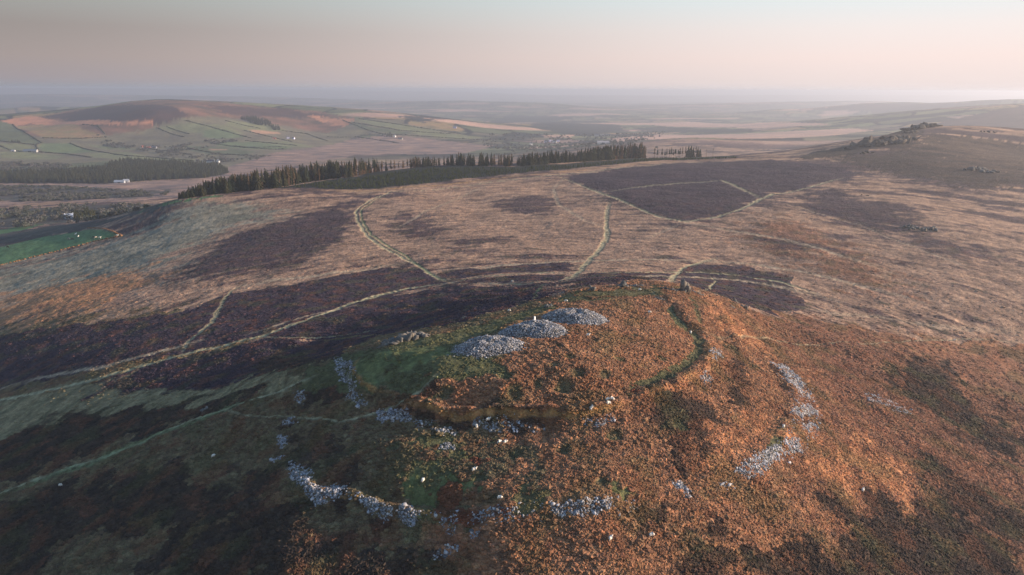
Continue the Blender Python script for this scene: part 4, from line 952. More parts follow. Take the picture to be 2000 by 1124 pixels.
[214.1, 1227.2, 25.8, "thin", "taller tall pale stemmed spruce beside the thick dark block, middle stretch"],
[217.1, 1229.2, 25.1, "thin", "middling tall pale stemmed spruce beside the thick dark block, right stretch"],
[217.7, 1221.8, 18.8, "thin", "shorter tall pale stemmed spruce beside the thick dark block, right stretch"],
[222.5, 1226.3, 27.7, "thin", "taller tall pale stemmed spruce beside the thick dark block, right stretch"],
[223.3, 1219.2, 27.4, "thin", "taller tall pale stemmed spruce beside the thick dark block, right stretch"],
[227.7, 1227.8, 17.5, "thin", "shorter tall pale stemmed spruce beside the thick dark block, right stretch"],
[231.5, 1232.8, 22.3, "thin", "middling tall pale stemmed spruce beside the thick dark block, right stretch"],
[234.7, 1238.0, 19.2, "thin", "shorter tall pale stemmed spruce beside the thick dark block, right stretch"],
[252.3, 1246.8, 18.5, "thin", "leftmost thin tree just right of the tallest stems"],
[261.3, 1265.8, 17.3, "thin", "second from left, thin tree just right of the tallest stems"],
[263.0, 1235.6, 17.0, "thin", "third from left, thin tree just right of the tallest stems"],
[269.8, 1242.4, 12.9, "thin", "fourth from left, thin tree just right of the tallest stems"],
[273.5, 1245.6, 16.7, "thin", "leftmost spindly tree of the sparse right stretch"],
[278.6, 1245.4, 17.4, "thin", "second from left, spindly tree of the sparse right stretch"],
[280.1, 1237.4, 19.4, "thin", "third from left, spindly tree of the sparse right stretch"],
[283.0, 1235.1, 15.5, "thin", "fourth from left, spindly tree of the sparse right stretch"],
[294.1, 1268.4, 17.8, "thin", "fifth from left, spindly tree of the sparse right stretch"],
[298.4, 1262.6, 16.0, "thin", "sixth from left, spindly tree of the sparse right stretch"],
[300.6, 1260.6, 17.9, "thin", "seventh from left, spindly tree of the sparse right stretch"],
[303.5, 1254.6, 19.2, "thin", "eighth from left, spindly tree of the sparse right stretch"],
[306.5, 1244.1, 20.1, "thin", "ninth from left, spindly tree of the sparse right stretch"],
[314.3, 1267.6, 14.9, "thin", "tenth from left, spindly tree of the sparse right stretch"],
[316.3, 1254.2, 14.4, "thin", "eleventh from left, spindly tree of the sparse right stretch"],
[316.6, 1245.8, 19.1, "thin", "twelfth from left, spindly tree of the sparse right stretch"],
[324.1, 1257.7, 17.0, "thin", "thirteenth from left, spindly tree of the sparse right stretch"],
[324.8, 1244.5, 19.1, "thin", "fourteenth from left, spindly tree of the sparse right stretch"],
[327.9, 1239.7, 13.8, "thin", "fifteenth from left, spindly tree of the sparse right stretch"],
[337.6, 1261.5, 14.1, "thin", "sixteenth from left, spindly tree of the sparse right stretch"],
[314.9, 1257.2, 21.6, "full", "leftmost dark spruce within the sparse right stretch"],
[317.0, 1247.6, 20.8, "full", "second from left, dark spruce within the sparse right stretch"],
[324.7, 1261.4, 18.2, "full", "third from left, dark spruce within the sparse right stretch"],
[328.0, 1243.6, 17.7, "full", "fourth from left, dark spruce within the sparse right stretch"],
[336.2, 1260.0, 13.9, "full", "fifth from left, dark spruce within the sparse right stretch"],
[347.8, 1260.0, 13.2, "bare", "bare pole near the right end of the belt"],
[354.7, 1242.6, 14.4, "bare", "last bare pole at the right end of the belt"],
[-208.8, 872.0, 9.3, "bare", "tall bare pole standing alone in the dark plantation"],
[-236.7, 885.4, 5.4, "bare", "right of two short bare poles in the dark plantation"],
[-240.4, 886.8, 4.1, "bare", "left of two short bare poles in the dark plantation"]]
YOUNG = [
[-292.3, 866.6],
[-244.2, 916.9],
[-210.4, 948.6],
[-176.8, 998.0],
[-114.6, 1034.3],
[-0.8, 1018.4],
[75.5, 1040.1],
[162.4, 1115.7],
[264.6, 1211.4],
[365.6, 1140.4],
[359.3, 1120.5],
[250.2, 1144.8],
[154.6, 1060.5],
[72.6, 998.6],
[-0.7, 962.7],
[-68.9, 926.6],
[-130.2, 877.3],
[-165.0, 855.1],
[-202.9, 854.3],
[-257.4, 868.2],
[-293.2, 859.6]]
WOODS = [
[[[-1631.1, 2010.7], [-1398.5, 2109.9], [-1292.1, 2196.5], [-1357.4, 2435.5], [-1175.7, 2391.3], [-940.2, 2243.3], [-853.2, 2090.3], [-864.8, 1952.7], [-989.1, 1912.7], [-1097.2, 1854.5], [-1242.8, 1867.6], [-1515.8, 1864.1]], 7.5, 17, "dark blue green conifer plantation across the valley floor"],
[[[-1330.4, 3476.4], [-1300.0, 3566.8], [-1202.0, 3536.1], [-1178.9, 3449.0], [-1236.1, 3416.4]], 9, 17, "small dark conifer wood high on the far hill"],
[[[-1178.9, 3449.0], [-1138.9, 3462.4], [-1112.4, 3393.0], [-1140.4, 3359.8]], 8, 15, "small clump of dark trees by the white farm on the far hill"],
[[[-632.4, 3419.8], [-592.3, 3447.3], [-574.2, 3365.8], [-620.6, 3380.0]], 10, 14, "clump of trees sheltering the white farmhouse"],
[[[-729.7, 1132.6], [-740.7, 1185.9], [-710.5, 1169.3], [-664.2, 1085.6], [-679.6, 1065.5]], 6, 12, "dark clump of trees by the pale cottage"],
[[[-2090.5, 2910.8], [-2034.8, 2912.4], [-2024.1, 2895.9], [-2077.1, 2894.0]], 8, 12, "short row of trees at the edge of the far green field"]]
SCRUB = [
[[[-1926.1, 2385.3], [-1691.8, 2453.5], [-1423.6, 2279.6], [-1310.2, 2131.4], [-1432.2, 2067.3], [-1671.7, 2062.0]], 900, 9, "grey green deciduous trees behind the valley plantation"],
[[[-1475.0, 1812.1], [-1197.8, 1797.8], [-965.5, 1669.4], [-788.0, 1585.5], [-748.6, 1503.7], [-933.8, 1475.7], [-1218.7, 1486.5]], 2200, 5.5, "scrubby trees scattered over the bog"],
[[[-1165.7, 1419.9], [-996.2, 1332.8], [-811.9, 1327.4], [-665.9, 1275.4], [-423.3, 798.0], [-540.9, 879.0], [-780.4, 1037.4], [-866.1, 1045.4]], 1600, 7, "bushy trees at the foot of the moor, lower left"],
[[[-1811.5, 3080.4], [-1579.8, 2928.8], [-1407.0, 2879.1], [-1260.3, 3095.2], [-1169.6, 3030.2], [-1326.2, 2707.4], [-1458.2, 2772.4], [-1710.7, 2933.9]], 900, 8, "bare winter trees around the red roofed farm"],
[[[-1410.1, 2757.0], [-1137.0, 2680.9], [-907.7, 2582.1], [-902.3, 2460.5], [-977.8, 2335.9], [-1224.5, 2493.9]], 450, 7, "hedgerow trees below the farm fields"],
[[[-608.3, 2298.8], [-416.5, 2359.4], [-78.1, 2601.3], [168.7, 2339.0], [-180.1, 2436.8], [-407.8, 2128.3], [-538.9, 2089.7]], 700, 5, "scattered bushes on the bog behind the shelter belt"],
[[[-133.9, 3603.7], [562.7, 3913.1], [887.0, 4106.6], [424.2, 2344.8], [-2.1, 2546.3], [-138.6, 3113.1]], 1300, 8, "trees scattered round the distant hamlet"],
[[[-2.8, 3134.3], [488.6, 2246.9], [393.2, 2166.3], [-1.9, 2397.3]], 160, 8, "trees on the slope beyond the plantation"]]
HOUSES = [
[-1468.74, 2838.53, 15, 8, 5, 10, [225, 215, 205], [150, 62, 48], 1, "white farmhouse with a red roof among bare trees"],
[-1454.57, 2851.87, 22, 10, 5, -5, [120, 120, 125], [96, 96, 104], 0, "grey barn right of the red roofed farmhouse"],
[-1520.56, 2891.51, 10, 7, 4, 60, [170, 120, 104], [140, 80, 66], 0, "small reddish outbuilding left of the red roofed farmhouse"],
[-1891.25, 2754.19, 52, 14, 5, 2, [165, 165, 162], [112, 120, 128], 0, "long pale farm shed at the far left edge"],
[-1959.36, 2754.35, 14, 8, 3, 2, [200, 200, 200], [150, 150, 155], 0, "low pale shed left of the long farm shed"],
[-1019.1, 3205.07, 13, 8, 6, 30, [205, 203, 232], [90, 90, 96], 1, "left of two white houses on the far hill"],
[-995.85, 3204.51, 12, 8, 6, -20, [205, 203, 232], [90, 90, 96], 1, "right of two white houses on the far hill"],
[-1061.47, 3143.93, 14, 7, 4, 10, [200, 150, 130], [150, 96, 80], 0, "pinkish outbuilding left of the two white houses"],
[-564.43, 3381.04, 10, 8, 7, 70, [215, 212, 208], [92, 92, 98], 1, "tall white farmhouse beside a clump of trees"],
[-531.54, 3341.4, 22, 8, 4, -10, [195, 193, 190], [60, 64, 74], 0, "low white barn right of the tall white farmhouse"],
[-1040.43, 2411.31, 26, 9, 6, 0, [210, 214, 220], [56, 62, 74], 1, "long grey farmhouse with white gables beside the bog"],
[-1017.59, 2415.84, 10, 9, 7, 90, [200, 200, 200], [60, 66, 76], 1, "white gabled wing at the right end of the grey farmhouse"],
[-1052.48, 1858.21, 26, 10, 4, 4, [160, 164, 170], [150, 156, 164], 0, "long pale shed beside the valley plantation"],
[-1045.2, 1877.75, 14, 9, 5, 20, [168, 168, 172], [150, 154, 160], 0, "pale shed with a pitched roof right of the long one"],
[-719.43, 1110.73, 13, 7, 5, 40, [200, 208, 220], [150, 160, 175], 1, "pale cottage half hidden by the dark clump of trees"],
[82.33, 3164.05, 12, 9, 7, 20, [210, 208, 205], [100, 100, 106], 1, "lone white house left of the hamlet"],
[156.79, 3332.95, 14, 9, 6, 0, [205, 203, 234], [96, 96, 104], 1, "leftmost white house of the near hamlet row"],
[180.73, 3374.95, 16, 9, 7, 30, [205, 203, 234], [110, 100, 100], 1, "second white house of the near hamlet row"],
[198.07, 3335.21, 18, 9, 6, -10, [238, 236, 232], [96, 96, 104], 1, "third white house of the near hamlet row"],
[217.5, 3375.15, 14, 9, 7, 10, [205, 203, 234], [96, 96, 104], 1, "rightmost white house of the near hamlet row"],
[441.37, 3721.0, 20, 10, 7, 0, [190, 188, 186], [110, 110, 116], 1, "left white house of the farther hamlet"],
[475.19, 3754.8, 22, 10, 7, 20, [190, 188, 186], [110, 110, 116], 1, "middle white house of the farther hamlet"],
[506.98, 3748.54, 24, 10, 7, -10, [190, 188, 186], [110, 110, 116], 1, "right white house of the farther hamlet"],
[334.11, 2601.38, 44, 12, 5, 0, [214, 206, 200], [180, 170, 168], 0, "wide pale sheds on the plain beyond the belt"],
[-300.26, 3666.64, 18, 10, 8, 0, [205, 203, 236], [110, 110, 116], 1, "single white house on the far green slope"]]
POST = [48.95, 964.88]
S = bpy.context.scene
# ---------------------------------------------------------------- camera, world, sun, exposure
cam_d = bpy.data.cameras.new('camera'); cam = bpy.data.objects.new('camera', cam_d)
S.collection.objects.link(cam); S.camera = cam
cam_d.sensor_width = 36.0; cam_d.lens = 36.0 * FPX / 2000.0
cam_d.clip_start = 1.0; cam_d.clip_end = 250000.0
_cp, _sp, _cr, _sr = math.cos(PITCH), math.sin(PITCH), math.cos(ROLL), math.sin(ROLL)
_F = Vector((0, _cp, -_sp)); _R0 = Vector((1, 0, 0)); _U0 = Vector((0, _sp, _cp))
_R = _cr * _R0 + _sr * _U0; _U = _cr * _U0 - _sr * _R0
cam.matrix_world = Matrix(((_R.x, _U.x, -_F.x, CAM[0]), (_R.y, _U.y, -_F.y, CAM[1]), (_R.z, _U.z, -_F.z, CAM[2]), (0, 0, 0, 1)))

SUN_EL = math.radians(13.5); SUN_AZ = math.radians(86.0)     # azimuth clockwise from the view direction (+Y): from the right
SKY_STRENGTH = 0.10; SUN_STRENGTH = 5.0; EXPOSURE = 1.12
world = bpy.data.worlds.new('World'); S.world = world; world.use_nodes = True
wn = world.node_tree; wn.nodes.clear()
def wnode(t, **k):
    n = wn.nodes.new(t)
    for a, b in k.items(): setattr(n, a, b)
    return n
sky = wnode('ShaderNodeTexSky', sky_type='NISHITA'); sky.sun_disc = False
sky.sun_elevation = SUN_EL; sky.sun_rotation = SUN_AZ; sky.altitude = 440; sky.air_density = 1.0; sky.dust_density = 2.5; sky.ozone_density = 1.5
tc = wnode('ShaderNodeTexCoord'); sep = wnode('ShaderNodeSeparateXYZ'); wn.links.new(tc.outputs['Generated'], sep.inputs[0])
def sky_ramp(stops):
    r = wnode('ShaderNodeValToRGB'); wn.links.new(sep.outputs['Z'], r.inputs[0]); el = r.color_ramp.elements
    for i, (p, c) in enumerate(stops):
        e = el[i] if i < 2 else el.new(p)
        e.position = p; e.color = (*c, 1)
    return r
def srgb(c, k=1.0): return tuple(k * (v / 255 / 12.92 if v < 10.3 else ((v / 255 + .055) / 1.055) ** 2.4) for v in c)
away = sky_ramp([(0.0, srgb((150, 153, 164))), (1.0, srgb((112, 160, 222))), (0.010, srgb((160, 152, 157))), (0.035, srgb((163, 151, 149))), (0.07, srgb((152, 143, 140))), (0.095, srgb((157, 156, 152))), (0.125, srgb((162, 169, 167))), (0.45, srgb((142, 176, 212)))])
toward = sky_ramp([(0.0, srgb((238, 226, 226))), (1.0, srgb((112, 160, 222))), (0.010, srgb((244, 228, 225))), (0.04, srgb((253, 233, 228))), (0.075, srgb((249, 238, 235))), (0.125, srgb((229, 243, 246))), (0.20, srgb((216, 234, 243))), (0.45, srgb((165, 198, 228)))])
dot = wnode('ShaderNodeVectorMath', operation='DOT_PRODUCT'); wn.links.new(tc.outputs['Generated'], dot.inputs[0])
dot.inputs[1].default_value = (math.sin(SUN_AZ), math.cos(SUN_AZ), 0)
mr = wnode('ShaderNodeMapRange', interpolation_type='SMOOTHSTEP'); wn.links.new(dot.outputs['Value'], mr.inputs[0])
mr.inputs[1].default_value = -0.66; mr.inputs[2].default_value = 0.62
grad = wnode('ShaderNodeMix', data_type='RGBA'); wn.links.new(mr.outputs[0], grad.inputs[0])
wn.links.new(away.outputs[0], grad.inputs[6]); wn.links.new(toward.outputs[0], grad.inputs[7])
scl = wnode('ShaderNodeVectorMath', operation='SCALE'); wn.links.new(grad.outputs[2], scl.inputs[0])
scl.inputs['Scale'].default_value = 1.0 / SKY_STRENGTH / 2 ** EXPOSURE
mul = wnode('ShaderNodeMix', data_type='RGBA'); mul.inputs[0].default_value = 0.97
wn.links.new(sky.outputs[0], mul.inputs[6]); wn.links.new(scl.outputs[0], mul.inputs[7])
bg = wnode('ShaderNodeBackground'); bg.inputs[1].default_value = SKY_STRENGTH
wo = wnode('ShaderNodeOutputWorld'); wn.links.new(mul.outputs[2], bg.inputs[0]); wn.links.new(bg.outputs[0], wo.inputs[0])
sun_d = bpy.data.lights.new('sun', 'SUN'); sun = bpy.data.objects.new('sun', sun_d); S.collection.objects.link(sun)
sun_d.energy = SUN_STRENGTH; sun_d.angle = math.radians(0.6); sun_d.color = (1.0, 0.78, 0.60)
_sd = Vector((math.sin(SUN_AZ) * math.cos(SUN_EL), math.cos(SUN_AZ) * math.cos(SUN_EL), math.sin(SUN_EL)))
sun.rotation_euler = (_sd).to_track_quat('Z', 'Y').to_euler(); sun.location = (400, 300, 700)
S.view_settings.view_transform = 'Standard'; S.view_settings.look = 'None'; S.view_settings.gamma = 1.0
S.view_settings.use_curve_mapping = False; S.view_settings.exposure = EXPOSURE
S.render.engine = 'CYCLES'; S.cycles.use_denoising = True; S.cycles.max_bounces = 5; S.cycles.diffuse_bounces = 2
S.cycles.volume_bounces = 0; S.cycles.transparent_max_bounces = 6; S.cycles.volume_step_rate = 5

# ---------------------------------------------------------------- small helpers
rng = np.random.default_rng(7); rnd = random.Random(11)
COL = S.collection
def lin(c):
    c = np.asarray(c, float) / 255.0
    return np.where(c <= .04045, c / 12.92, ((c + .055) / 1.055) ** 2.4)
def link(o, parent=None):
    COL.objects.link(o)
    if parent is not None: o.parent = parent
    return o
def mesh_np(name, V, Fc, mats=(), smooth=False, attrs=None, normals=None):
    me = bpy.data.meshes.new(name); V = np.asarray(V, np.float32); Fc = np.asarray(Fc, np.int32)
    n = Fc.shape[1]
    me.vertices.add(len(V)); me.vertices.foreach_set('co', V.ravel())
    me.loops.add(Fc.size); me.loops.foreach_set('vertex_index', Fc.ravel())
    me.polygons.add(len(Fc)); me.polygons.foreach_set('loop_start', np.arange(0, Fc.size, n, dtype=np.int32))
    me.polygons.foreach_set('loop_total', np.full(len(Fc), n, np.int32))
    for m in mats: me.materials.append(m)
    if smooth: me.polygons.foreach_set('use_smooth', np.ones(len(Fc), bool))
    for k, (ty, arr) in (attrs or {}).items():
        a = me.attributes.new(k, ty, 'POINT')
        arr = np.asarray(arr, np.int32 if ty == 'INT' else np.float32)
        a.data.foreach_set({'FLOAT_COLOR': 'color', 'FLOAT_VECTOR': 'vector'}.get(ty, 'value'), arr.ravel())
    me.update(calc_edges=True)
    if normals is not None: me.normals_split_custom_set_from_vertices(normals)
    return me
def tag(o, label=None, cat=None, group=None, kind=None):
    if label: o['label'] = label
    if cat: o['category'] = cat
    if group: o['group'] = group
    if kind: o['kind'] = kind
    return o
def part(name, me, parent, loc=(0, 0, 0), rot=(0, 0, 0), scale=(1, 1, 1), kind=None, label=None):
    o = link(bpy.data.objects.new(name, me), parent); o.location = loc; o.rotation_euler = rot; o.scale = scale
    if kind: o['kind'] = kind
    if label: o['label'] = label
    return o
def hgt(x, y):
    return float(height(np.array([float(x)]), np.array([float(y)]))[0])
def thing(name, label, cat, x, y, group=None, rz=0, z=None):
    o = link(bpy.data.objects.new(name, None)); o.empty_display_size = 1
    o.location = (x, y, hgt(x, y) if z is None else z); o.rotation_euler = (0, 0, rz)
    return tag(o, label, cat, group)
def mat(name, rough=0.95):
    m = bpy.data.materials.new(name); m.use_nodes = True; nt = m.node_tree
    b = nt.nodes['Principled BSDF']; b.inputs['Roughness'].default_value = rough
    b.inputs['Specular IOR Level'].default_value = 0.15
    return m, nt, b
def nn(nt, t, **k):
    n = nt.nodes.new(t)
    for a, b in k.items(): setattr(n, a, b)
    return n
def noise(nt, scale, detail=3, rough=0.6, vec=None):
    n = nn(nt, 'ShaderNodeTexNoise'); n.inputs['Scale'].default_value = scale
    n.inputs['Detail'].default_value = detail; n.inputs['Roughness'].default_value = rough
    if vec is not None: nt.links.new(vec, n.inputs['Vector'])
    return n
def maprange(nt, src, a, b, c, d):
    n = nn(nt, 'ShaderNodeMapRange'); n.inputs[1].default_value = a; n.inputs[2].default_value = b
    n.inputs[3].default_value = c; n.inputs[4].default_value = d; nt.links.new(src, n.inputs[0]); return n.outputs[0]
def mulcol(nt, c, f):
    n = nn(nt, 'ShaderNodeVectorMath', operation='SCALE'); nt.links.new(c, n.inputs[0]); nt.links.new(f, n.inputs['Scale']); return n.outputs[0]
def math_n(nt, op, a, b):
    n = nn(nt, 'ShaderNodeMath', operation=op)
    for i, q in enumerate((a, b)):
        if isinstance(q, (int, float)): n.inputs[i].default_value = q
        else: nt.links.new(q, n.inputs[i])
    return n.outputs[0]
def simple_mat(name, rgb, var=0.25, scale=2.0, rough=0.9, bump=0.0, objrand=0.0, coords='Object'):
    m, nt, b = mat(name, rough); c = nn(nt, 'ShaderNodeRGB'); c.outputs[0].default_value = (*lin(rgb), 1)
    t = nn(nt, 'ShaderNodeTexCoord'); g = nn(nt, 'ShaderNodeNewGeometry')
    v = t.outputs['Object'] if coords == 'Object' else g.outputs['Position']
    no = noise(nt, scale, 4, 0.65, v); f = maprange(nt, no.outputs[0], 0.25, 0.75, 1 - var, 1 + var)
    if objrand:
        oi = nn(nt, 'ShaderNodeObjectInfo'); f = math_n(nt, 'MULTIPLY', f, maprange(nt, oi.outputs['Random'], 0, 1, 1 - objrand, 1 + objrand))
    nt.links.new(mulcol(nt, c.outputs[0], f), b.inputs['Base Color'])
    if bump:
        bm = nn(nt, 'ShaderNodeBump'); bm.inputs['Strength'].default_value = 1; bm.inputs['Distance'].default_value = bump
        nt.links.new(no.outputs[0], bm.inputs['Height']); nt.links.new(bm.outputs[0], b.inputs['Normal'])
    return m

# ---------------------------------------------------------------- land cover (vegetation colours, plus painted sunlit lips and a shaded scarp on the ramparts)
# class: (colour a, colour b, noise scale across, stretch along contour, vegetation relief 0..1)
CLASS = {
 'palegrass': ((172,152,126),(136,120,98), 5, 3, .35), 'pinkgrass': ((170,136,110),(104,83,72), 5, 4, .5), 'coolgrass': ((142,134,114),(96,98,84), 7, 4, .35),
 'heather': ((62,50,58),(42,36,47), 6, 3, .8), 'darkheather_and_shade': ((66,54,44),(44,38,37), 7, 1.5, 1.0), 'bracken': ((156,112,80),(102,76,60), 5, 2.5, .95),
 'russet': ((140,98,74),(98,70,58), 8, 3, .9), 'mixed': ((110,98,72),(86,70,54), 6, 1.6, .9), 'orange': ((180,126,86),(146,102,74), 6, 1.6, .7),
 'olive': ((136,122,90),(104,98,72), 8, 4, .3), 'green': ((88,88,58),(76,76,52), 7, 1.5, .35), 'brightgreen': ((96,100,62),(82,88,56), 8, 1.5, .15),
 'deepgreen': ((88,88,60),(66,68,50), 4, 1.5, .4), 'gold': ((164,122,74),(124,98,66), 4, 3, .5), 'red': ((116,66,48),(80,50,40), 3, 1, .9),
 'path': ((152,144,112),(130,124,98), 3, 2, 0), 'pathgreen': ((108,122,84),(96,108,76), 4, 2, .05), 'brown': ((112,74,50),(92,64,46), 4, 3, .3),
 'field': ((88,116,76),(78,104,68), 20, 1, .05), 'scrub': ((72,74,66),(56,54,56), 14, 2, .6), 'fieldblue': ((72,104,66),(62,92,58), 20, 2, .1),
 'bog': ((158,126,108),(98,86,84), 40, 2.5, .4), 'forestfloor': ((36,40,34),(26,30,28), 10, 1, .3),
 'hillheath': ((132,94,76),(78,66,54), 60, 3, .4), 'hillheather': ((70,52,50),(58,44,44), 60, 2, .4), 'hillpink': ((190,128,96),(160,112,86), 40, 3, .3),
 'hillfield': ((118,110,84),(96,88,74), 60, 2, .3),
 'fgreen1': ((94,98,70),(84,88,64), 60, 1, .05), 'fbright': ((104,114,78),(94,104,72), 60, 1, .05), 'folive': ((120,120,84),(108,108,78), 60, 1, .05),
 'fpink': ((184,140,112),(160,124,98), 60, 1, .05), 'ftan': ((150,116,82),(124,112,76), 50, 1.5, .2),
 'farwood': ((40,46,46),(32,38,40), 60, 1, .3), 'farbog': ((196,152,128),(160,128,112), 120, 4, .2), 'faredge': ((28,34,32),(24,28,28), 40, 1, .3),
}
MOORISH = ('pinkgrass', 'bracken', 'orange', 'coolgrass', 'heather', 'olive', 'palegrass', 'russet')
def ccol(cls, x, y, seed=0):
    a, b, sc, st, veg = CLASS[cls]
    a = lin(a); b = lin(b)
    if st > 1.2 and sc < 30 : n = ring_noise(x, y, 100 + seed, sc, st)
    else: n = fbm(x / (sc * st), y / sc, 100 + seed, 3)
    w = np.clip(0.5 + 1.25 * n, 0, 1)[:, None]
    return a * w + b * (1 - w), np.full(x.shape, veg)
def voro(x, y, s):
    ix = np.floor(x).astype(np.int64); iy = np.floor(y).astype(np.int64)
    d1 = np.full(x.shape, 9.0); d2 = np.full(x.shape, 9.0); idn = np.zeros(x.shape, np.int64)
    for i in (-1, 0, 1):
        for j in (-1, 0, 1):
            h = _h(ix + i, iy + j, s); h2 = _h(ix + i, iy + j, s + 77)
            d = (ix + i + .15 + .7 * h / 65536. - x) ** 2 + (iy + j + .15 + .7 * h2 / 65536. - y) ** 2
            m = d < d1
            d2 = np.where(m, d1, np.minimum(d2, d)); idn = np.where(m, h ^ (h2 << 3), idn); d1 = np.where(m, d, d1)
    return idn, np.sqrt(d2) - np.sqrt(d1)
def cover(x, y):
    n = len(x); r = np.hypot(x, y)
    # open moor: pale grass streaked with heather, streaks following the contours
    col, veg = ccol('pinkgrass', x, y, 1)
    c2, v2 = ccol('heather', x, y, 2)
    nearm = r < 2600
    s = np.zeros(n); k = np.nonzero(nearm)[0]
    s[k] = ring_noise(x[k], y[k], 5, 16, 6, 4) + 0.5 * ring_noise(x[k], y[k], 6, 55, 3.5, 2)
    s[k] += .35 * ring_noise(x[k], y[k], 8, 6, 5, 3) + .55 * fbm(x[k] / 26, y[k] / 26, 9, 4, .6) + .3 * fbm(x[k] / 110, y[k] / 110, 19, 2); w = (sstep(-.05, 0.2, s) * 0.85)[:, None]
    col = col * (1 - w) + c2 * w; veg = veg * (1 - w[:, 0]) + v2 * w[:, 0]
    wx = pnoise(x / 13, y / 13, 21); wy = pnoise(x / 13, y / 13, 22); wf = pnoise(x / 3.1, y / 3.1, 23); wl = pnoise(x / 60, y / 60, 24)
    # far country: patchwork of small fields, hedges and woods
    k = np.nonzero(r > 2300)[0]
    if len(k):
        xx, yy = x[k], y[k]; rr = r[k]
        wpx = xx + 60 * pnoise(xx / 300, yy / 300, 35); wpy = yy + 60 * pnoise(xx / 300, yy / 300, 36)
        cid, e = voro(wpx / 260, wpy / 150, 33)
        u = (cid & 1023) / 1023.0
        base = np.zeros((len(k), 3)); vv = np.full(len(k), .25)
        for lo, hi, cl in ((0, .3, 'fgreen1'), (.3, .55, 'folive'), (.55, .68, 'hillfield'), (.68, .8, 'ftan'), (.8, .88, 'bog'), (.88, 1.01, 'farwood')):
            m = (u >= lo) & (u < hi)
            if m.any(): base[m] = ccol(cl, xx[m], yy[m], 3)[0]
        ed = (1 - sstep(.04, .12, e))[:, None]; fe = ccol('faredge', xx, yy, 4)[0]
        base = base * (1 - ed) + fe * ed
        wood = sstep(.06, .2, fbm(xx / 520, yy / 300, 37, 4))[:, None]; fw = ccol('farwood', xx, yy, 5)[0]
        base = base * (1 - wood * .75) + fw * wood * .75
        bogn = sstep(.2, .3, fbm(xx / 1400 + 3, yy / 600, 38, 2))[:, None]; fb = ccol('farbog', xx, yy, 6)[0]
        base = base * (1 - bogn) + fb * bogn
        t = sstep(2300, 2700, rr)[:, None]
        col[k] = col[k] * (1 - t) + base * t; veg[k] = veg[k] * (1 - t[:, 0]) + vv * t[:, 0]
    far = sstep(6500, 12000, r)[:, None]; col = col * (1 - .45 * far)                      # land colour darkened with distance, for contrast through the haze
    def blend(k, cls, w, seed):
        k = k[w > .003]; w = w[w > .003]
        if len(k) == 0: return
        c, v = ccol(cls, x[k], y[k], seed)
        col[k] = col[k] * (1 - w[:, None]) + c * w[:, None]; veg[k] = veg[k] * (1 - w) + v * w
    k9 = np.nonzero(r < 1700)[0]
    mot = np.zeros(n); stk = np.zeros(n)
    mot[k9] = fbm(x[k9] / 7, y[k9] / 7, 25, 4, .62); stk[k9] = ring_noise(x[k9], y[k9], 26, 11, 4.5, 4)
    k8 = np.nonzero(r >= 1700)[0]; mot[k8] = stk[k8] = fbm(x[k8] / 90, y[k8] / 60, 27, 3, .6)
    for i, (cls, al, soft, warp, pts) in enumerate(POLYS):
        k = bbox_sel(x, y, pts, 1.5 * soft + 2 * warp)
        if len(k) == 0: continue
        q = warp if warp < 20 else warp * .6
        d = poly_sd(x[k] + q * (wx[k] + .5 * wl[k]), y[k] + q * (wy[k] - .5 * wl[k]), pts)
        nz = (.35 * mot[k] + .75 * stk[k]) if cls in MOORISH else mot[k]
        if cls in ('field', 'forestfloor'): w = sstep(-soft, soft, d)
        else:
            e = np.clip(d / (2.2 * soft), -1, 1)                     # broken edge, then holes where other plants come through
            sf = .22 if cls in MOORISH and al < .9 else .10
            w = sstep(-sf, sf, nz * (1.5 - .7 * al) + e * .62 + (al - .62) * .9 * (e > -.2) - .02) * (.7 + .3 * al)
            w = w * sstep(-1.5 * soft, -.6 * soft, d)
        blend(k, cls, np.clip(w, 0, 1), 10 + i)
    for i, (cls, pts) in enumerate(FIELDS):
        k = bbox_sel(x, y, pts, 20)
        d = poly_sd(x[k] + 6 * wx[k], y[k] + 6 * wy[k], pts); blend(k, cls, sstep(-8, 8, d), 60 + i)
    for i, (cls, al, wd, pts) in enumerate(STROKES):
        k = bbox_sel(x, y, pts, 3 * wd + 4)
        if len(k) == 0: continue
        q = 1.2 + .25 * wd
        d, t = seg_dist(x[k] + q * .6 * wx[k], y[k] + q * .6 * wy[k], pts)
        hw = wd * .5 * (1 + .35 * wl[k] + .5 * wf[k])
        end = np.clip(np.minimum(t, len(pts) - 1 - t) / 1.1, 0, 1)
        w = al * (1 - sstep(.55, 1.45, d / np.maximum(hw, .2))) * (.3 + .7 * end)
        w = w * np.clip(.97 + .4 * wf[k] + .2 * mot[k], .5, 1.1); blend(k, cls, np.clip(w, 0, 1), 90 + i)
    for cx, cy, R, h in HOLLOWS:
        k = bbox_sel(x, y, [(cx, cy)], 2 * R)
        if len(k) == 0: continue
        d = np.hypot(x[k] - cx + wf[k], y[k] - cy + wf[k]) / R
        blend(k, 'deepgreen', .75 * (1 - sstep(.5, 1.1, d)), 150)
    # age and moisture: slow drift of the vegetation tone
    k = np.nonzero(r < 1000)[0]
    fine = np.zeros(n); fine[k] = fbm(x[k] / 1.6, y[k] / 1.6, 45, 2, .7)
    near = 1 - sstep(420, 900, r)
    rust = (sstep(.05, .4, pnoise(x / 9 + 4, y / 9, 46) + .5 * fine) * (veg > .75) * .35 * near)[:, None]
    col = col * (1 - rust) + lin((112, 70, 48)) * rust
    moss = (sstep(.12, .45, pnoise(x / 13, y / 13 + 7, 47) + .4 * fine) * (veg > .6) * .35 * near)[:, None]
    col = col * (1 - moss) + lin((74, 76, 46)) * moss
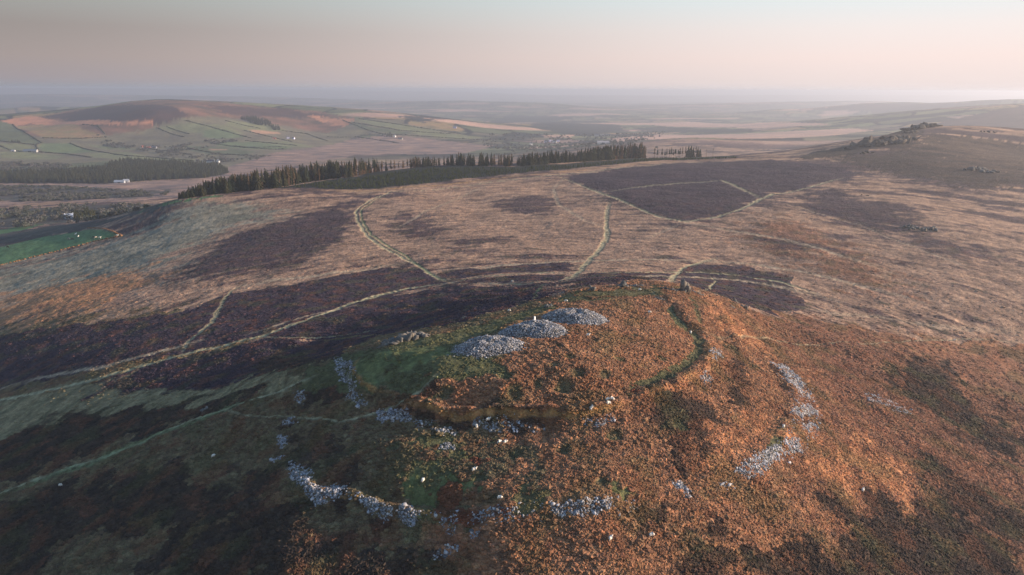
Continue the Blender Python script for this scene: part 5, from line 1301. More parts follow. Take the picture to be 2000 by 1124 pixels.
    col *= (1 + .2 * fbm(x / 45, y / 45, 44, 2) + .22 * wf * (r < 1200) + .32 * fine * near + .35 * mot * (r < 1700))[:, None]
    return np.clip(col, .004, .9), veg

# ---------------------------------------------------------------- ground sheet
def ground_material():
    m, nt, b = mat('ground_cover', 1.0)
    at = nn(nt, 'ShaderNodeAttribute', attribute_name='cover'); av = nn(nt, 'ShaderNodeAttribute', attribute_name='relief')
    g = nn(nt, 'ShaderNodeNewGeometry'); P = g.outputs['Position']
    n1 = noise(nt, 0.55, 5, 0.7, P); n2 = noise(nt, 0.11, 4, 0.65, P); n3 = noise(nt, 2.4, 3, 0.6, P)
    f1 = maprange(nt, n1.outputs[0], .3, .7, .62, 1.38); f2 = maprange(nt, n2.outputs[0], .3, .7, .80, 1.20)
    f = math_n(nt, 'MULTIPLY', math_n(nt, 'MULTIPLY', f1, f2), maprange(nt, n3.outputs[0], .3, .7, .78, 1.22))
    c = mulcol(nt, at.outputs['Color'], f)
    hs = nn(nt, 'ShaderNodeHueSaturation'); nt.links.new(c, hs.inputs['Color'])
    nt.links.new(maprange(nt, n3.outputs[0], .3, .7, .485, .515), hs.inputs['Hue'])
    nt.links.new(hs.outputs[0], b.inputs['Base Color'])
    hh = math_n(nt, 'ADD', n1.outputs[0], math_n(nt, 'MULTIPLY', n3.outputs[0], .35))
    hh = math_n(nt, 'ADD', hh, math_n(nt, 'MULTIPLY', n2.outputs[0], 2.0))
    hh = math_n(nt, 'MULTIPLY', hh, math_n(nt, 'ADD', av.outputs['Fac'], .12))
    bm = nn(nt, 'ShaderNodeBump'); bm.inputs['Strength'].default_value = 1.0; bm.inputs['Distance'].default_value = 0.9
    nt.links.new(hh, bm.inputs['Height']); nt.links.new(bm.outputs[0], b.inputs['Normal'])
    return m
GROUND = ground_material()
NTH = 1120
_th = np.radians(np.linspace(-47, 47, NTH))
_r = [60.0]
while _r[-1] < 62000:
    r0 = _r[-1]
    if r0 < 1500: st = max(.30, r0 * r0 / 122.0 * .00100)
    elif r0 < 4600: st = max(9.0, r0 * .0058)
    else: st = r0 * .014
    if r0 < 118: st = 1.2
    _r.append(r0 + st)
_r = np.array(_r); NR = len(_r)
TT, RRR = np.meshgrid(_th, _r)
GX = (RRR * np.sin(TT)).ravel(); GY = (RRR * np.cos(TT)).ravel()
GZ = height(GX, GY)
GC, GV = cover(GX, GY)
_rr = np.hypot(GX, GY); _m = np.nonzero((_rr > 330) & (_rr < 1600))[0]
GZ[_m] += sstep(330, 420, _rr[_m]) * (1 - sstep(1200, 1600, _rr[_m])) * GV[_m] * (.30 + .42 * fbm(GX[_m] / 2.6, GY[_m] / 2.6, 55, 2))
def build_ground():
    Z = GZ.reshape(NR, NTH); X = GX.reshape(NR, NTH); Y = GY.reshape(NR, NTH)
    P = np.stack([X, Y, Z], -1)
    du = np.gradient(P, axis=1); dv = np.gradient(P, axis=0)
    N = np.cross(du, dv); N /= np.linalg.norm(N, axis=-1, keepdims=True)
    N = np.where(N[..., 2:3] < 0, -N, N).reshape(-1, 3)
    idx = np.arange(NR * NTH).reshape(NR, NTH)
    Q = np.stack([idx[:-1, :-1], idx[:-1, 1:], idx[1:, 1:], idx[1:, :-1]], -1).reshape(-1, 4)
    cx = GX[Q].mean(1); cy = GY[Q].mean(1); r = np.hypot(cx, cy)
    region = np.zeros(len(Q), int)                                   # 0 moorland
    k = bbox_sel(cx, cy, FORTHILL, 5); d = poly_sd(cx[k], cy[k], FORTHILL); region[k[d > 0]] = 1
    region[r > 1500] = 2
    region[r > 6800] = 3
    for pts in LEFTHILL: 
        k = bbox_sel(cx, cy, pts, 5); d = poly_sd(cx[k], cy[k], pts); region[k[d > 0]] = 4
    for cls, al, wd, pts in STROKES:
        if cls not in ('path', 'pathgreen') or al < .5: continue
        k = bbox_sel(cx, cy, pts, wd)
        if len(k) == 0: continue
        d, _ = seg_dist(cx[k], cy[k], pts); region[k[d < wd * .55]] = 5
    for cls, al, soft, warp, pts in POLYS:
        if cls == 'field':
            k = bbox_sel(cx, cy, pts, 2); d = poly_sd(cx[k], cy[k], pts); region[k[d > 0]] = 6
    names = ['moorland', 'hillfort_hill', 'valley', 'distant_land', 'left_hill', 'path', 'pasture_field']
    names[4] = 'far_hill'
    for i, nm in enumerate(names):
        F = Q[region == i]
        if len(F) == 0: continue
        used, inv = np.unique(F, return_inverse=True)
        me = mesh_np(nm, np.stack([GX[used], GY[used], GZ[used]], 1), inv.reshape(-1, 4), [GROUND], True,
                     {'cover': ('FLOAT_COLOR', np.c_[GC[used], np.ones(len(used))]), 'relief': ('FLOAT', GV[used])}, N[used])
        tag(link(bpy.data.objects.new(nm, me)), kind='structure')
build_ground()
# land carried on round behind the camera, coarser
def surround():
    th = np.radians(np.linspace(46.9, 313.1, 136)); r = np.exp(np.linspace(math.log(60), math.log(62000), 150))
    r[0] = 0.5
    tt, rr = np.meshgrid(th, r); x = (rr * np.sin(tt)).ravel(); y = (rr * np.cos(tt)).ravel()
    z = np.minimum(height(x, y), 425) - .5; c, v = cover(x, y); idx = np.arange(x.size).reshape(rr.shape)
    Q = np.stack([idx[:-1, :-1], idx[:-1, 1:], idx[1:, 1:], idx[1:, :-1]], -1).reshape(-1, 4)
    me = mesh_np('land', np.stack([x, y, z], 1), Q, [GROUND], True, {'cover': ('FLOAT_COLOR', np.c_[c, np.ones(len(c))]), 'relief': ('FLOAT', v)})
    tag(link(bpy.data.objects.new('surrounding_land', me)), kind='structure')
surround()
print('ground', NR, NTH, NR * NTH, 'z', GZ.min(), GZ.max())

# ---------------------------------------------------------------- air
def haze():
    x0, x1, y0, y1, z0, z1 = -66000, 66000, -66000, 66000, -80.0, max(GZ.max(), 440) + 12
    V = [(x, y, z) for z in (z0, z1) for y in (y0, y1) for x in (x0, x1)]
    F = [(0, 2, 3, 1), (4, 5, 7, 6), (0, 1, 5, 4), (2, 6, 7, 3), (0, 4, 6, 2), (1, 3, 7, 5)]
    m = bpy.data.materials.new('haze_air'); m.use_nodes = True; nt = m.node_tree; nt.nodes.clear()
    v = nn(nt, 'ShaderNodeVolumePrincipled'); o = nn(nt, 'ShaderNodeOutputMaterial')
    v.inputs['Color'].default_value = HAZE_COLOR; v.inputs['Density'].default_value = HAZE; v.inputs['Anisotropy'].default_value = HAZE_G
    nt.links.new(v.outputs[0], o.inputs['Volume'])
    tag(link(bpy.data.objects.new('haze', mesh_np('haze', V, F, [m]))), kind='stuff')
HAZE, HAZE_G, HAZE_COLOR = 1.2e-4, 0.40, (0.63, 0.67, 0.76, 1)
haze()

# ---------------------------------------------------------------- stone
def icosphere(sub):
    bm = bmesh.new(); bmesh.ops.create_icosphere(bm, subdivisions=sub, radius=1.0)
    V = np.array([v.co[:] for v in bm.verts]); F = np.array([[v.index for v in f.verts] for f in bm.faces]); bm.free()
    return V, F
ICO = {s: icosphere(s) for s in (1, 2, 3)}
def rock_geo(seed, sub=2, planes=10, flat=0.66, rough=.045):
    r = np.random.default_rng(seed); V, F = ICO[sub]
    n = r.normal(size=(planes, 3)); n /= np.linalg.norm(n, axis=1, keepdims=True)
    d = r.uniform(flat - .22, 1.0, planes)
    c = V @ n.T
    rad = np.min(np.where(c > .05, d / np.maximum(c, .05), 9), axis=1); rad = np.minimum(rad, 1.25)
    W = V * rad[:, None]
    W = W * (1 + rough * r.normal(size=(len(W), 1))) * (1 + .10 * np.sin(7 * W[:, :1] + seed) * np.cos(6 * W[:, 1:2]))
    return W, F
def stones_mesh(name, P, size, mat_, seed, flat=.62, tones=None):
    """many loose stones as one mesh; each a 20-face angular lump"""
    r = np.random.default_rng(seed); V, F = ICO[1]; n = len(P)
    a = r.uniform(0, 2 * math.pi, (n, 3)); a[:, :2] *= .12
    ca, sa = np.cos(a), np.sin(a)
    W = V[None] * (1 + .22 * r.normal(size=(n, len(V), 1))).clip(.6, 1.5)
    s = size[:, None] * r.uniform(.65, 1.25, (n, 3)) * np.array([1, .8, flat]); W = W * s[:, None, :]
    x, y, z = W[..., 0], W[..., 1], W[..., 2]
    y, z = y * ca[:, 0:1] - z * sa[:, 0:1], y * sa[:, 0:1] + z * ca[:, 0:1]
    x, z = x * ca[:, 1:2] + z * sa[:, 1:2], -x * sa[:, 1:2] + z * ca[:, 1:2]
    x, y = x * ca[:, 2:3] - y * sa[:, 2:3], x * sa[:, 2:3] + y * ca[:, 2:3]
    W = np.stack([x, y, z], -1) + P[:, None, :]
    FF = (F[None] + (np.arange(n) * len(V))[:, None, None]).reshape(-1, 3)
    t = r.uniform(.55, 1.35, n) if tones is None else tones
    return mesh_np(name, W.reshape(-1, 3), FF, [mat_], False, {'tone': ('FLOAT', np.repeat(t, len(V)))})
def stone_material(name, a, b_, bump=.03, sc=1.5):
    m, nt, b = mat(name, .9)
    at = nn(nt, 'ShaderNodeAttribute', attribute_name='tone'); g = nn(nt, 'ShaderNodeNewGeometry')
    n = noise(nt, sc, 5, .7, g.outputs['Position']); n2 = noise(nt, sc * .25, 3, .6, g.outputs['Position'])
    mx = nn(nt, 'ShaderNodeMix', data_type='RGBA'); mx.inputs[6].default_value = (*lin(a), 1); mx.inputs[7].default_value = (*lin(b_), 1)
    nt.links.new(maprange(nt, n2.outputs[0], .35, .65, 0, 1), mx.inputs[0])
    f = math_n(nt, 'MULTIPLY', at.outputs['Fac'], maprange(nt, n.outputs[0], .3, .7, .7, 1.3))
    nt.links.new(mulcol(nt, mx.outputs[2], f), b.inputs['Base Color'])
    bm = nn(nt, 'ShaderNodeBump'); bm.inputs['Distance'].default_value = bump; nt.links.new(n.outputs[0], bm.inputs['Height']); nt.links.new(bm.outputs[0], b.inputs['Normal'])
    return m
STONE = stone_material('pale_dolerite_stones', (130, 133, 140), (150, 145, 140))
ROCK = stone_material('weathered_crag_rock', (84, 86, 86), (116, 108, 98), .12, .9)
TORROCK = stone_material('dark_tor_rock', (66, 62, 58), (84, 76, 66), .5, .3)
def surf_normal_z(x, y): return height(x, y)

def cairn(x0, y0, rx, ry, h, seed, label):
    t = thing('cairn', label, 'cairn', x0, y0, 'the three summit cairns')
    r = np.random.default_rng(seed)
    def prof(X, Y):
        th = np.arctan2(Y / ry, X / rx); q = np.hypot(X / rx, Y / ry) / (1 + .10 * np.sin(2 * th + seed) + .07 * np.sin(3 * th + 2 * seed))
        top = np.clip(1 - q ** 1.9, 0, 1) ** .9
        n = fbm((X + 40 * seed) / 3.6, Y / 3.6, 200 + seed, 3)
        dish = -.42 * np.exp(-(((X - 1.0) / 2.4) ** 2 + ((Y + 1.2) / 2.2) ** 2)) - .28 * np.exp(-(((X + 3.5) / 1.9) ** 2 + ((Y - .6) / 1.8) ** 2)) - .25 * np.exp(-(((X - 5) / 1.6) ** 2 + ((Y - .5) / 1.8) ** 2))
        return h * (top + .34 * n * top + dish * top * 1.05), q
    gx, gy = np.meshgrid(np.linspace(-1.15, 1.15, 60) * rx, np.linspace(-1.15, 1.15, 50) * ry)
    P, q = prof(gx, gy); gz = height(gx.ravel() + x0, gy.ravel() + y0).reshape(gx.shape) - t.location.z
    z = gz + P - .12 - .5 * sstep(.97, 1.1, q); idx = np.arange(gx.size).reshape(gx.shape)
    Q = np.stack([idx[:-1, :-1], idx[:-1, 1:], idx[1:, 1:], idx[1:, :-1]], -1).reshape(-1, 4)
    Q = Q[q.ravel()[Q].min(1) < 1.02]
    part('mound', mesh_np('mound', np.stack([gx, gy, z], -1).reshape(-1, 3), Q, [STONE_FILL], True), t)
    n = 6800
    X = r.uniform(-1.3, 1.3, n * 2) * rx; Y = r.uniform(-1.3, 1.3, n * 2) * ry; p, q = prof(X, Y)
    keep = (q < 1.0) | (r.random(len(q)) < np.exp(-(q - 1.0) * 13) * .4); X, Y, p, q = X[keep][:n], Y[keep][:n], p[keep][:n], q[keep][:n]
    z = height(X + x0, Y + y0) - t.location.z + np.maximum(p, 0) + .02
    s = np.clip(r.lognormal(-1.68, .42, len(X)), .08, .6)
    part('stone', stones_mesh('stones', np.stack([X, Y, z], 1), s, STONE, seed * 13, tones=r.choice([.35, .62, .92, 1.25, 1.55], len(X), p=[.17, .23, .27, .21, .12])), t, kind='stuff')
    return t, prof
STONE_FILL = simple_mat('cairn_gaps', (74, 74, 76), .4, 2.2, .95, .1)
CAIRN_PROF = []
for c in CAIRNS: CAIRN_PROF.append(cairn(*c))

# concrete triangulation pillar on the middle cairn
def lathe(prof, n=10, square=False):
    V = []; F = []
    for r, z in prof:
        for k in range(n):
            a = 2 * math.pi * (k + .5) / n; V.append((r * math.cos(a), r * math.sin(a), z))
    for j in range(len(prof) - 1):
        for k in range(n):
            a, b_ = j * n + k, j * n + (k + 1) % n
            F.append((a, b_, b_ + n, a + n))
    m = len(V); V.append((0, 0, prof[-1][1])); top = [((len(prof) - 1) * n + k, (len(prof) - 1) * n + (k + 1) % n, m, m) for k in range(n)]
    return V, F, top
def mesh_py(name, V, F, mats, smooth=False):
    me = bpy.data.meshes.new(name); me.from_pydata([tuple(map(float, v)) for v in V], [], [tuple(dict.fromkeys(map(int, f))) for f in F])
    for m in mats: me.materials.append(m)
    if smooth: me.polygons.foreach_set('use_smooth', np.ones(len(me.polygons), bool))
    me.update(); return me
WHITE = simple_mat('white_painted_concrete', (248, 247, 244), .03, 3, .7)
tx, ty = TRIG[0], TRIG[1]
_t2, _p2 = CAIRN_PROF[1]
tz = hgt(tx, ty) + float(_p2(np.array([tx - CAIRNS[1][0]]), np.array([ty - CAIRNS[1][1]]))[0][0])
trig = thing('trig_pillar', 'short white concrete pillar standing on the middle cairn', 'pillar', tx, ty, rz=math.radians(38), z=tz + .1)
V, F, T = lathe([(.46, 0), (.42, .1), (.3, 1.7), (.29, 1.74)], 4); part('shaft', mesh_py('shaft', V, F + T, [WHITE]), trig)
V, F, T = lathe([(.31, 1.74), (.31, 1.8), (.27, 1.82)], 4); part('cap', mesh_py('cap', V, F + T, [WHITE]), trig)
V, F, T = lathe([(.62, -.3), (.62, .06), (.58, .1)], 4); part('plinth', mesh_py('plinth', V, F + T, [WHITE]), trig)

def scatter_poly(pts, n, seed, pad=0.0):
    a = np.array(pts); lo, hi = a.min(0) - pad, a.max(0) + pad; r = np.random.default_rng(seed)
    x = r.uniform(lo[0], hi[0], n); y = r.uniform(lo[1], hi[1], n); return x, y, poly_sd(x, y, pts), r
def area(pts):
    a = np.array(pts); x, y = a[:, 0], a[:, 1]; return abs(np.dot(x, np.roll(y, 1)) - np.dot(y, np.roll(x, 1))) / 2
for i, (pts, dens, label) in enumerate(SCREE):
    a = np.array(pts); bb = np.prod(a.max(0) - a.min(0) + 2.4)
    n = int(min(bb * 20, 26000)); x, y, d, r = scatter_poly(pts, n, 300 + i, 1.2)
    nz = fbm(x / 2.2, y / 2.2, 310 + i, 3)
    keep = (d + 1.8 * nz > -.3) & (nz > (.08 - .6 * dens)) & (r.random(n) < .35 + .65 * dens)
    keep |= (d > -1.2) & (r.random(n) < .02)
    x, y = x[keep], y[keep]
    if len(x) > 4200: x, y = x[:4200], y[:4200]
    cx, cy = a.mean(0); z = height(x, y)
    s = np.clip(r.lognormal(-1.75, .5, len(x)), .08, .75)
    z0 = hgt(cx, cy)
    me = stones_mesh('scree', np.stack([x - cx, y - cy, z + .06 + s * .15 - z0], 1), s, STONE, 400 + i, tones=r.choice([.4, .7, 1.0, 1.3, 1.6], len(x), p=[.15, .22, .27, .22, .14]))
    o = link(bpy.data.objects.new('stone_patch', me)); o.location = (cx, cy, z0)
    tag(o, label, 'stone patch', 'patches of tumbled rampart stone', 'stuff')

ROCKMESH = {}
def rock_mesh(k, sub, material):
    key = (k, sub, material.name)
    if key not in ROCKMESH:
        W, F = rock_geo(900 + k, sub); r = np.random.default_rng(k)
        t = np.full(len(W), r.uniform(.75, 1.2)) * (1 + .1 * r.normal(size=len(W)))
        ROCKMESH[key] = mesh_np('rock', W, F, [material], False, {'tone': ('FLOAT', t)})
    return ROCKMESH[key]
def outcrop(x0, y0, L, D, H, n, ang, style, label, seed, material, sub=2):
    r = random.Random(seed); t = thing('rock_outcrop', label, 'rock outcrop', x0, y0, 'crags and outcrops')
    ca, sa = math.cos(math.radians(ang)), math.sin(math.radians(ang))
    for i in range(n):
        q = r.uniform(-1, 1); u = q * L / 2; v = r.gauss(0, .35) * D
        env = max(.2, 1 - abs(q) ** 2.2)
        if style == 'jag': h = H * env * r.uniform(.35, 1.0); w = r.uniform(.2, .46) * H * (.7 + .5 * env); tilt = .45
        elif style == 'low': h = H * r.uniform(.4, 1.0); w = H * r.uniform(.5, 1.0); tilt = .25
        elif style == 'dome': h = H * env * r.uniform(.7, 1); w = H * r.uniform(.4, .7); u *= .7; tilt = .15
        elif style == 'peak':
            if i < 3: h = H * (1.0, .8, .62)[i]; w = H * (.42, .34, .4)[i]; u = (-.3, .9, 1.5)[i]; v = (0, .3, -.4)[i]; tilt = .06
            else: h = H * .25 * r.uniform(.6, 1); w = h * r.uniform(.9, 1.4); tilt = .2
        else: h = H * (.3 + .7 * env) * r.uniform(.25, .8); w = r.uniform(.35, .95) * H; tilt = .5
        x, y = u * ca - v * sa, u * sa + v * ca
        z = hgt(x0 + x, y0 + y) - t.location.z
        o = part('rock', rock_mesh(r.randrange(14), sub, material), t, (x, y, z + h * .28), (r.gauss(0, tilt), r.gauss(0, tilt) + (.25 if style == 'jag' else 0), r.uniform(0, 6.28)), (w, w * r.uniform(.5, .9), h * .72))
    return t
for i, (x, y, L, D, H, n, ang, st, label) in enumerate(ROCKS): outcrop(x, y, L, D, H, n, ang, st, label, 50 + i, ROCK, 3 if st == 'peak' else 2)
for i, (x, y, L, D, H, n, ang, st, label) in enumerate(TORS): outcrop(x, y, L, D, H, n, ang, st, label, 80 + i, TORROCK)

# ---------------------------------------------------------------- animals
def tube_body(rings, n=10):
    """rings: (centre, half width, half height) along a spine -> closed smooth surface"""
    V = []; F = []
    for i, (c, w, h) in enumerate(rings):
        c = Vector(c); d = (Vector(rings[min(i + 1, len(rings) - 1)][0]) - Vector(rings[max(i - 1, 0)][0])).normalized()
        side = Vector((0, 1, 0)); up = d.cross(side) * -1
        if up.z < 0 and abs(d.z) < .9: up = -up
        for k in range(n):
            a = 2 * math.pi * k / n; V.append(c + side * (w * math.cos(a)) + up * (h * math.sin(a)))
    for j in range(len(rings) - 1):
        for k in range(n): F.append((j * n + k, j * n + (k + 1) % n, (j + 1) * n + (k + 1) % n, (j + 1) * n + k))
    F.append(tuple(range(n - 1, -1, -1))); F.append(tuple((len(rings) - 1) * n + k for k in range(n)))
    return V, F
def skin_animal(name, joints, edges, mats, sub=1):
    """one continuous body grown from a skeleton of joints (x,y,z,radius)"""
    me = bpy.data.meshes.new(name); me.from_pydata([j[:3] for j in joints], edges, [])
    o = bpy.data.objects.new(name, me); COL.objects.link(o)
    sk = o.modifiers.new('skin', 'SKIN'); sk.use_smooth_shade = True
    for v, j in zip(me.skin_vertices[0].data, joints):
        v.radius = (j[3], j[4] if len(j) > 4 else j[3])
    me.skin_vertices[0].data[0].use_root = True
    s = o.modifiers.new('sub', 'SUBSURF'); s.levels = s.render_levels = sub
    dg = bpy.context.evaluated_depsgraph_get(); dg.update()
    out = bpy.data.meshes.new_from_object(o.evaluated_get(dg)); out.name = name
    bpy.data.objects.remove(o)
    for m in mats: out.materials.append(m)
    return out
def quadruped(name, L, H, R, head_down, m):
    """L body length, H shoulder height, R trunk radius"""
    zb = H - R * .85; x0, x1 = -L / 2, L / 2; y = R * .55
    J = [(0, 0, zb, R, R * 1.02), (x1 * .72, 0, zb + .02 * H, R * .92, R * .95), (x0 * .78, 0, zb + .02 * H, R * .95, R * .98), (x0 * 1.02, 0, zb - .02 * H, R * .5)]
    E = [(0, 1), (0, 2), (2, 3)]
    if head_down: nk = [(x1 * 1.05, 0, zb - .02 * H, R * .5), (x1 * 1.3, 0, zb - .28 * H, R * .33), (x1 * 1.42, 0, zb - .5 * H, R * .3), (x1 * 1.56, 0, zb - .66 * H, R * .17)]
    else: nk = [(x1 * 1.05, 0, zb + .18 * H, R * .48), (x1 * 1.22, 0, zb + .42 * H, R * .34), (x1 * 1.4, 0, zb + .44 * H, R * .3), (x1 * 1.66, 0, zb + .34 * H, R * .17)]
    b0 = len(J); J += nk; E += [(1, b0), (b0, b0 + 1), (b0 + 1, b0 + 2), (b0 + 2, b0 + 3)]
    for s in (-1, 1):
        b0 = len(J); J += [(x1 * .72, s * y, zb - R * .7, R * .28), (x1 * .74, s * y, zb * .45, R * .16), (x1 * .72, s * y, .02, R * .13)]; E += [(1, b0), (b0, b0 + 1), (b0 + 1, b0 + 2)]
        b0 = len(J); J += [(x0 * .72, s * y, zb - R * .6, R * .34), (x0 * .98, s * y, zb * .48, R * .17), (x0 * .88, s * y, .02, R * .13)]; E += [(2, b0), (b0, b0 + 1), (b0 + 1, b0 + 2)]
    for s in (-1, 1):
        hx, _, hz, _ = J[6][:4]; b0 = len(J); J += [(hx - .02, s * R * .42, hz + .12 * R, R * .08)]; E += [(6, b0)]
    return skin_animal(name, J, E, [m])
WOOL = simple_mat('cream_wool', (222, 212, 196), .12, 6, 1.0, .03); FACE = simple_mat('dark_sheep_face', (70, 62, 56), .1)
SHEEP_ME = [quadruped('fleece', 1.05, .78, .34, True, WOOL), quadruped('fleece', 1.05, .78, .34, False, WOOL)]
for i, (x, y, rz, label) in enumerate(SHEEP):
    k = 0 if i % 4 else 1
    t = thing('sheep', label, 'sheep', x, y, 'sheep grazing on the hill', math.radians(rz)); t.location.z += .05
    t.scale = (1.15,) * 3
    part('body', SHEEP_ME[k], t)
HIDE = [simple_mat('grey_hide', (150, 142, 132), .15, 3, .9), simple_mat('white_hide', (228, 220, 206), .1, 3, .9), simple_mat('black_hide', (34, 30, 28), .2, 3, .8)]
COW_ME = [quadruped('cow_body', 2.0, 1.45, .5, i != 1, HIDE[i]) for i in range(3)]
for i, (x, y, rz, c, label) in enumerate(COWS):
    t = thing('cow', label, 'cow', x, y, 'cattle in the green field', math.radians(rz)); part('body', COW_ME[c], t); t.scale = (1.25,) * 3

# ---------------------------------------------------------------- trees
def crown_geo(seed, lo, rad, tiers, spikes, droop=.35, taper=1.0, gap=0.0):
    """unit-height conifer crown built of ragged drooping tiers of boughs"""
    r = random.Random(seed); V = []; F = []
    for k in range(tiers):
        f = k / (tiers - 1); z = lo + (1 - lo) * f * .96
        if r.random() < gap: continue
        rr = rad * (1 - f) ** taper * r.uniform(.8, 1.15) + .012; th0 = r.uniform(0, 6.28); dz = (1 - lo) / tiers
        cx, cy = r.gauss(0, rad * .05), r.gauss(0, rad * .05); c = len(V); V.append((cx, cy, min(1.0, z + dz * 1.5)))
        c2 = len(V); V.append((cx, cy, z - dz * .2))
        ns = max(5, int(spikes * (1 - .4 * f)))
        for s in range(ns):
            a = th0 + 2 * math.pi * s / ns + r.uniform(-.2, .2); q = rr * r.uniform(.55, 1.25); wd = 1.9 * math.pi / ns * r.uniform(.35, .6)
            b_ = len(V)
            zt = z - droop * q + r.uniform(-.2, .2) * dz
            V.append((cx + q * math.cos(a), cy + q * math.sin(a), zt))
            V.append((cx + q * .55 * math.cos(a - wd), cy + q * .55 * math.sin(a - wd), z + dz * .05)); V.append((cx + q * .55 * math.cos(a + wd), cy + q * .55 * math.sin(a + wd), z + dz * .05))
            F += [(c, b_ + 1, b_, c), (c, b_, b_ + 2, c), (c2, b_, b_ + 1, c2)]
    return V, F
def leaf_mat(name, a, b_, orand=.25):
    m, nt, b = mat(name, .95); oi = nn(nt, 'ShaderNodeObjectInfo'); g = nn(nt, 'ShaderNodeNewGeometry')
    mx = nn(nt, 'ShaderNodeMix', data_type='RGBA'); mx.inputs[6].default_value = (*lin(a), 1); mx.inputs[7].default_value = (*lin(b_), 1)
    n = noise(nt, .45, 4, .7, g.outputs['Position']); nt.links.new(oi.outputs['Random'], mx.inputs[0])
    nt.links.new(mulcol(nt, mx.outputs[2], maprange(nt, n.outputs[0], .3, .7, .6, 1.4)), b.inputs['Base Color'])
    return m
NEEDLE = leaf_mat('dark_spruce_needles', (38, 46, 30), (58, 56, 36)); BROWNN = leaf_mat('brown_tinged_needles', (62, 56, 40), (92, 72, 50))
BARK = simple_mat('brown_bark', (112, 84, 62), .25, 1.5, .95); YOUNGN = leaf_mat('young_spruce_needles', (48, 58, 34), (64, 68, 42)); TWIG = leaf_mat('bare_winter_twigs', (96, 92, 88), (70, 76, 64))
def trunk_mesh(seed, top=.97, r0=.012):
    r = random.Random(seed); V = []; F = []; n = 6; L = 7; ph = r.uniform(0, 6)
    for j in range(L):
        f = j / (L - 1); z = f * top - .03; rr = r0 * (1 - .85 * f); ox = .01 * math.sin(3 * f + ph)
        for k in range(n): V.append((ox + rr * math.cos(2 * math.pi * k / n), rr * math.sin(2 * math.pi * k / n), z))
    for j in range(L - 1):
        for k in range(n): F.append((j * n + k, j * n + (k + 1) % n, (j + 1) * n + (k + 1) % n, (j + 1) * n + k))
    for k in range(9):                                               # dead stubs below the crown
        z = r.uniform(.15, .6) * top; a = r.uniform(0, 6.28); l = r.uniform(.02, .06); b_ = len(V)
        V += [(0, 0, z), (0, 0, z + .006), (l * math.cos(a), l * math.sin(a), z - .004)]; F.append((b_, b_ + 1, b_ + 2))
    return mesh_py('trunk', V, F, [BARK])
TREE_V = {'full': [], 'thin': [], 'small': [], 'bare': []}
for i in range(6):
    V, F = crown_geo(600 + i, .05, .23 + .03 * (i % 3), 13, 12, .4, .8); TREE_V['full'].append((mesh_py('crown', V, F, [NEEDLE]), trunk_mesh(i)))
for i in range(6):
    V, F = crown_geo(620 + i, .34 + .05 * (i % 3), .095 + .012 * (i % 3), 11, 9, .5, .6, .12); TREE_V['thin'].append((mesh_py('crown', V, F, [BROWNN if i % 2 else NEEDLE]), trunk_mesh(20 + i, .97, .013)))
for i in range(3):
    V, F = crown_geo(640 + i, .2, .16, 9, 9, .4, .7, .15); TREE_V['small'].append((mesh_py('crown', V, F, [BROWNN]), trunk_mesh(40 + i)))
for i in range(2):
    V, F = crown_geo(650 + i, .8, .04, 4, 5, .3, .7); TREE_V['bare'].append((mesh_py('crown', V, F, [BROWNN]), trunk_mesh(50 + i, .99, .014)))
for i, (x, y, h, ty, label) in enumerate(TREES):
    r = random.Random(7000 + i); cr, tk = r.choice(TREE_V[ty])
    t = thing('conifer_tree', label, 'tree', x, y, 'conifers of the shelter belt', r.uniform(0, 6.28))
    w = h * r.uniform(.9, 1.35); t.scale = (w, w, h)
    part('trunk', tk, t); part('crown', cr, t)

# ---------------------------------------------------------------- instanced masses
def inst_source(meshes, name):
    c = bpy.data.collections.new(name)
    for i, me in enumerate(meshes):
        o = bpy.data.objects.new('%s_%02d' % (name, i), me); c.objects.link(o)
    return c
def scatter(name, P, rot, scale, idx, col, src, label, cat=None, parent_loc=(0, 0, 0)):
    me = bpy.data.meshes.new(name); me.vertices.add(len(P)); me.vertices.foreach_set('co', np.asarray(P, np.float32).ravel())
    for k, ty, arr, f in (('rot', 'FLOAT_VECTOR', rot, 'vector'), ('scl', 'FLOAT_VECTOR', scale, 'vector'), ('pick', 'INT', idx, 'value'), ('tint', 'FLOAT_COLOR', col, 'color')):
        a = me.attributes.new(k, ty, 'POINT'); a.data.foreach_set(f, np.asarray(arr, np.int32 if ty == 'INT' else np.float32).ravel())
    me.update(); o = link(bpy.data.objects.new(name, me))
    g = bpy.data.node_groups.new(name + '_scatter', 'GeometryNodeTree')
    g.interface.new_socket('Geometry', in_out='INPUT', socket_type='NodeSocketGeometry'); g.interface.new_socket('Geometry', in_out='OUTPUT', socket_type='NodeSocketGeometry')
    N = lambda t: g.nodes.new(t)
    gi, go, iop, ci, e2r = N('NodeGroupInput'), N('NodeGroupOutput'), N('GeometryNodeInstanceOnPoints'), N('GeometryNodeCollectionInfo'), N('FunctionNodeEulerToRotation')
    ci.inputs['Collection'].default_value = src; ci.inputs['Separate Children'].default_value = True; ci.inputs['Reset Children'].default_value = True
    def attr(nm, ty):
        a = N('GeometryNodeInputNamedAttribute'); a.data_type = ty; a.inputs['Name'].default_value = nm; return a.outputs['Attribute']
    iop.inputs['Pick Instance'].default_value = True
    L = g.links.new
    L(gi.outputs[0], iop.inputs['Points']); L(ci.outputs[0], iop.inputs['Instance']); L(attr('pick', 'INT'), iop.inputs['Instance Index'])
    L(attr('rot', 'FLOAT_VECTOR'), e2r.inputs[0]); L(e2r.outputs[0], iop.inputs['Rotation']); L(attr('scl', 'FLOAT_VECTOR'), iop.inputs['Scale']); L(iop.outputs[0], go.inputs[0])
    md = o.modifiers.new('scatter', 'NODES'); md.node_group = g
    return tag(o, label, cat, None, 'stuff')
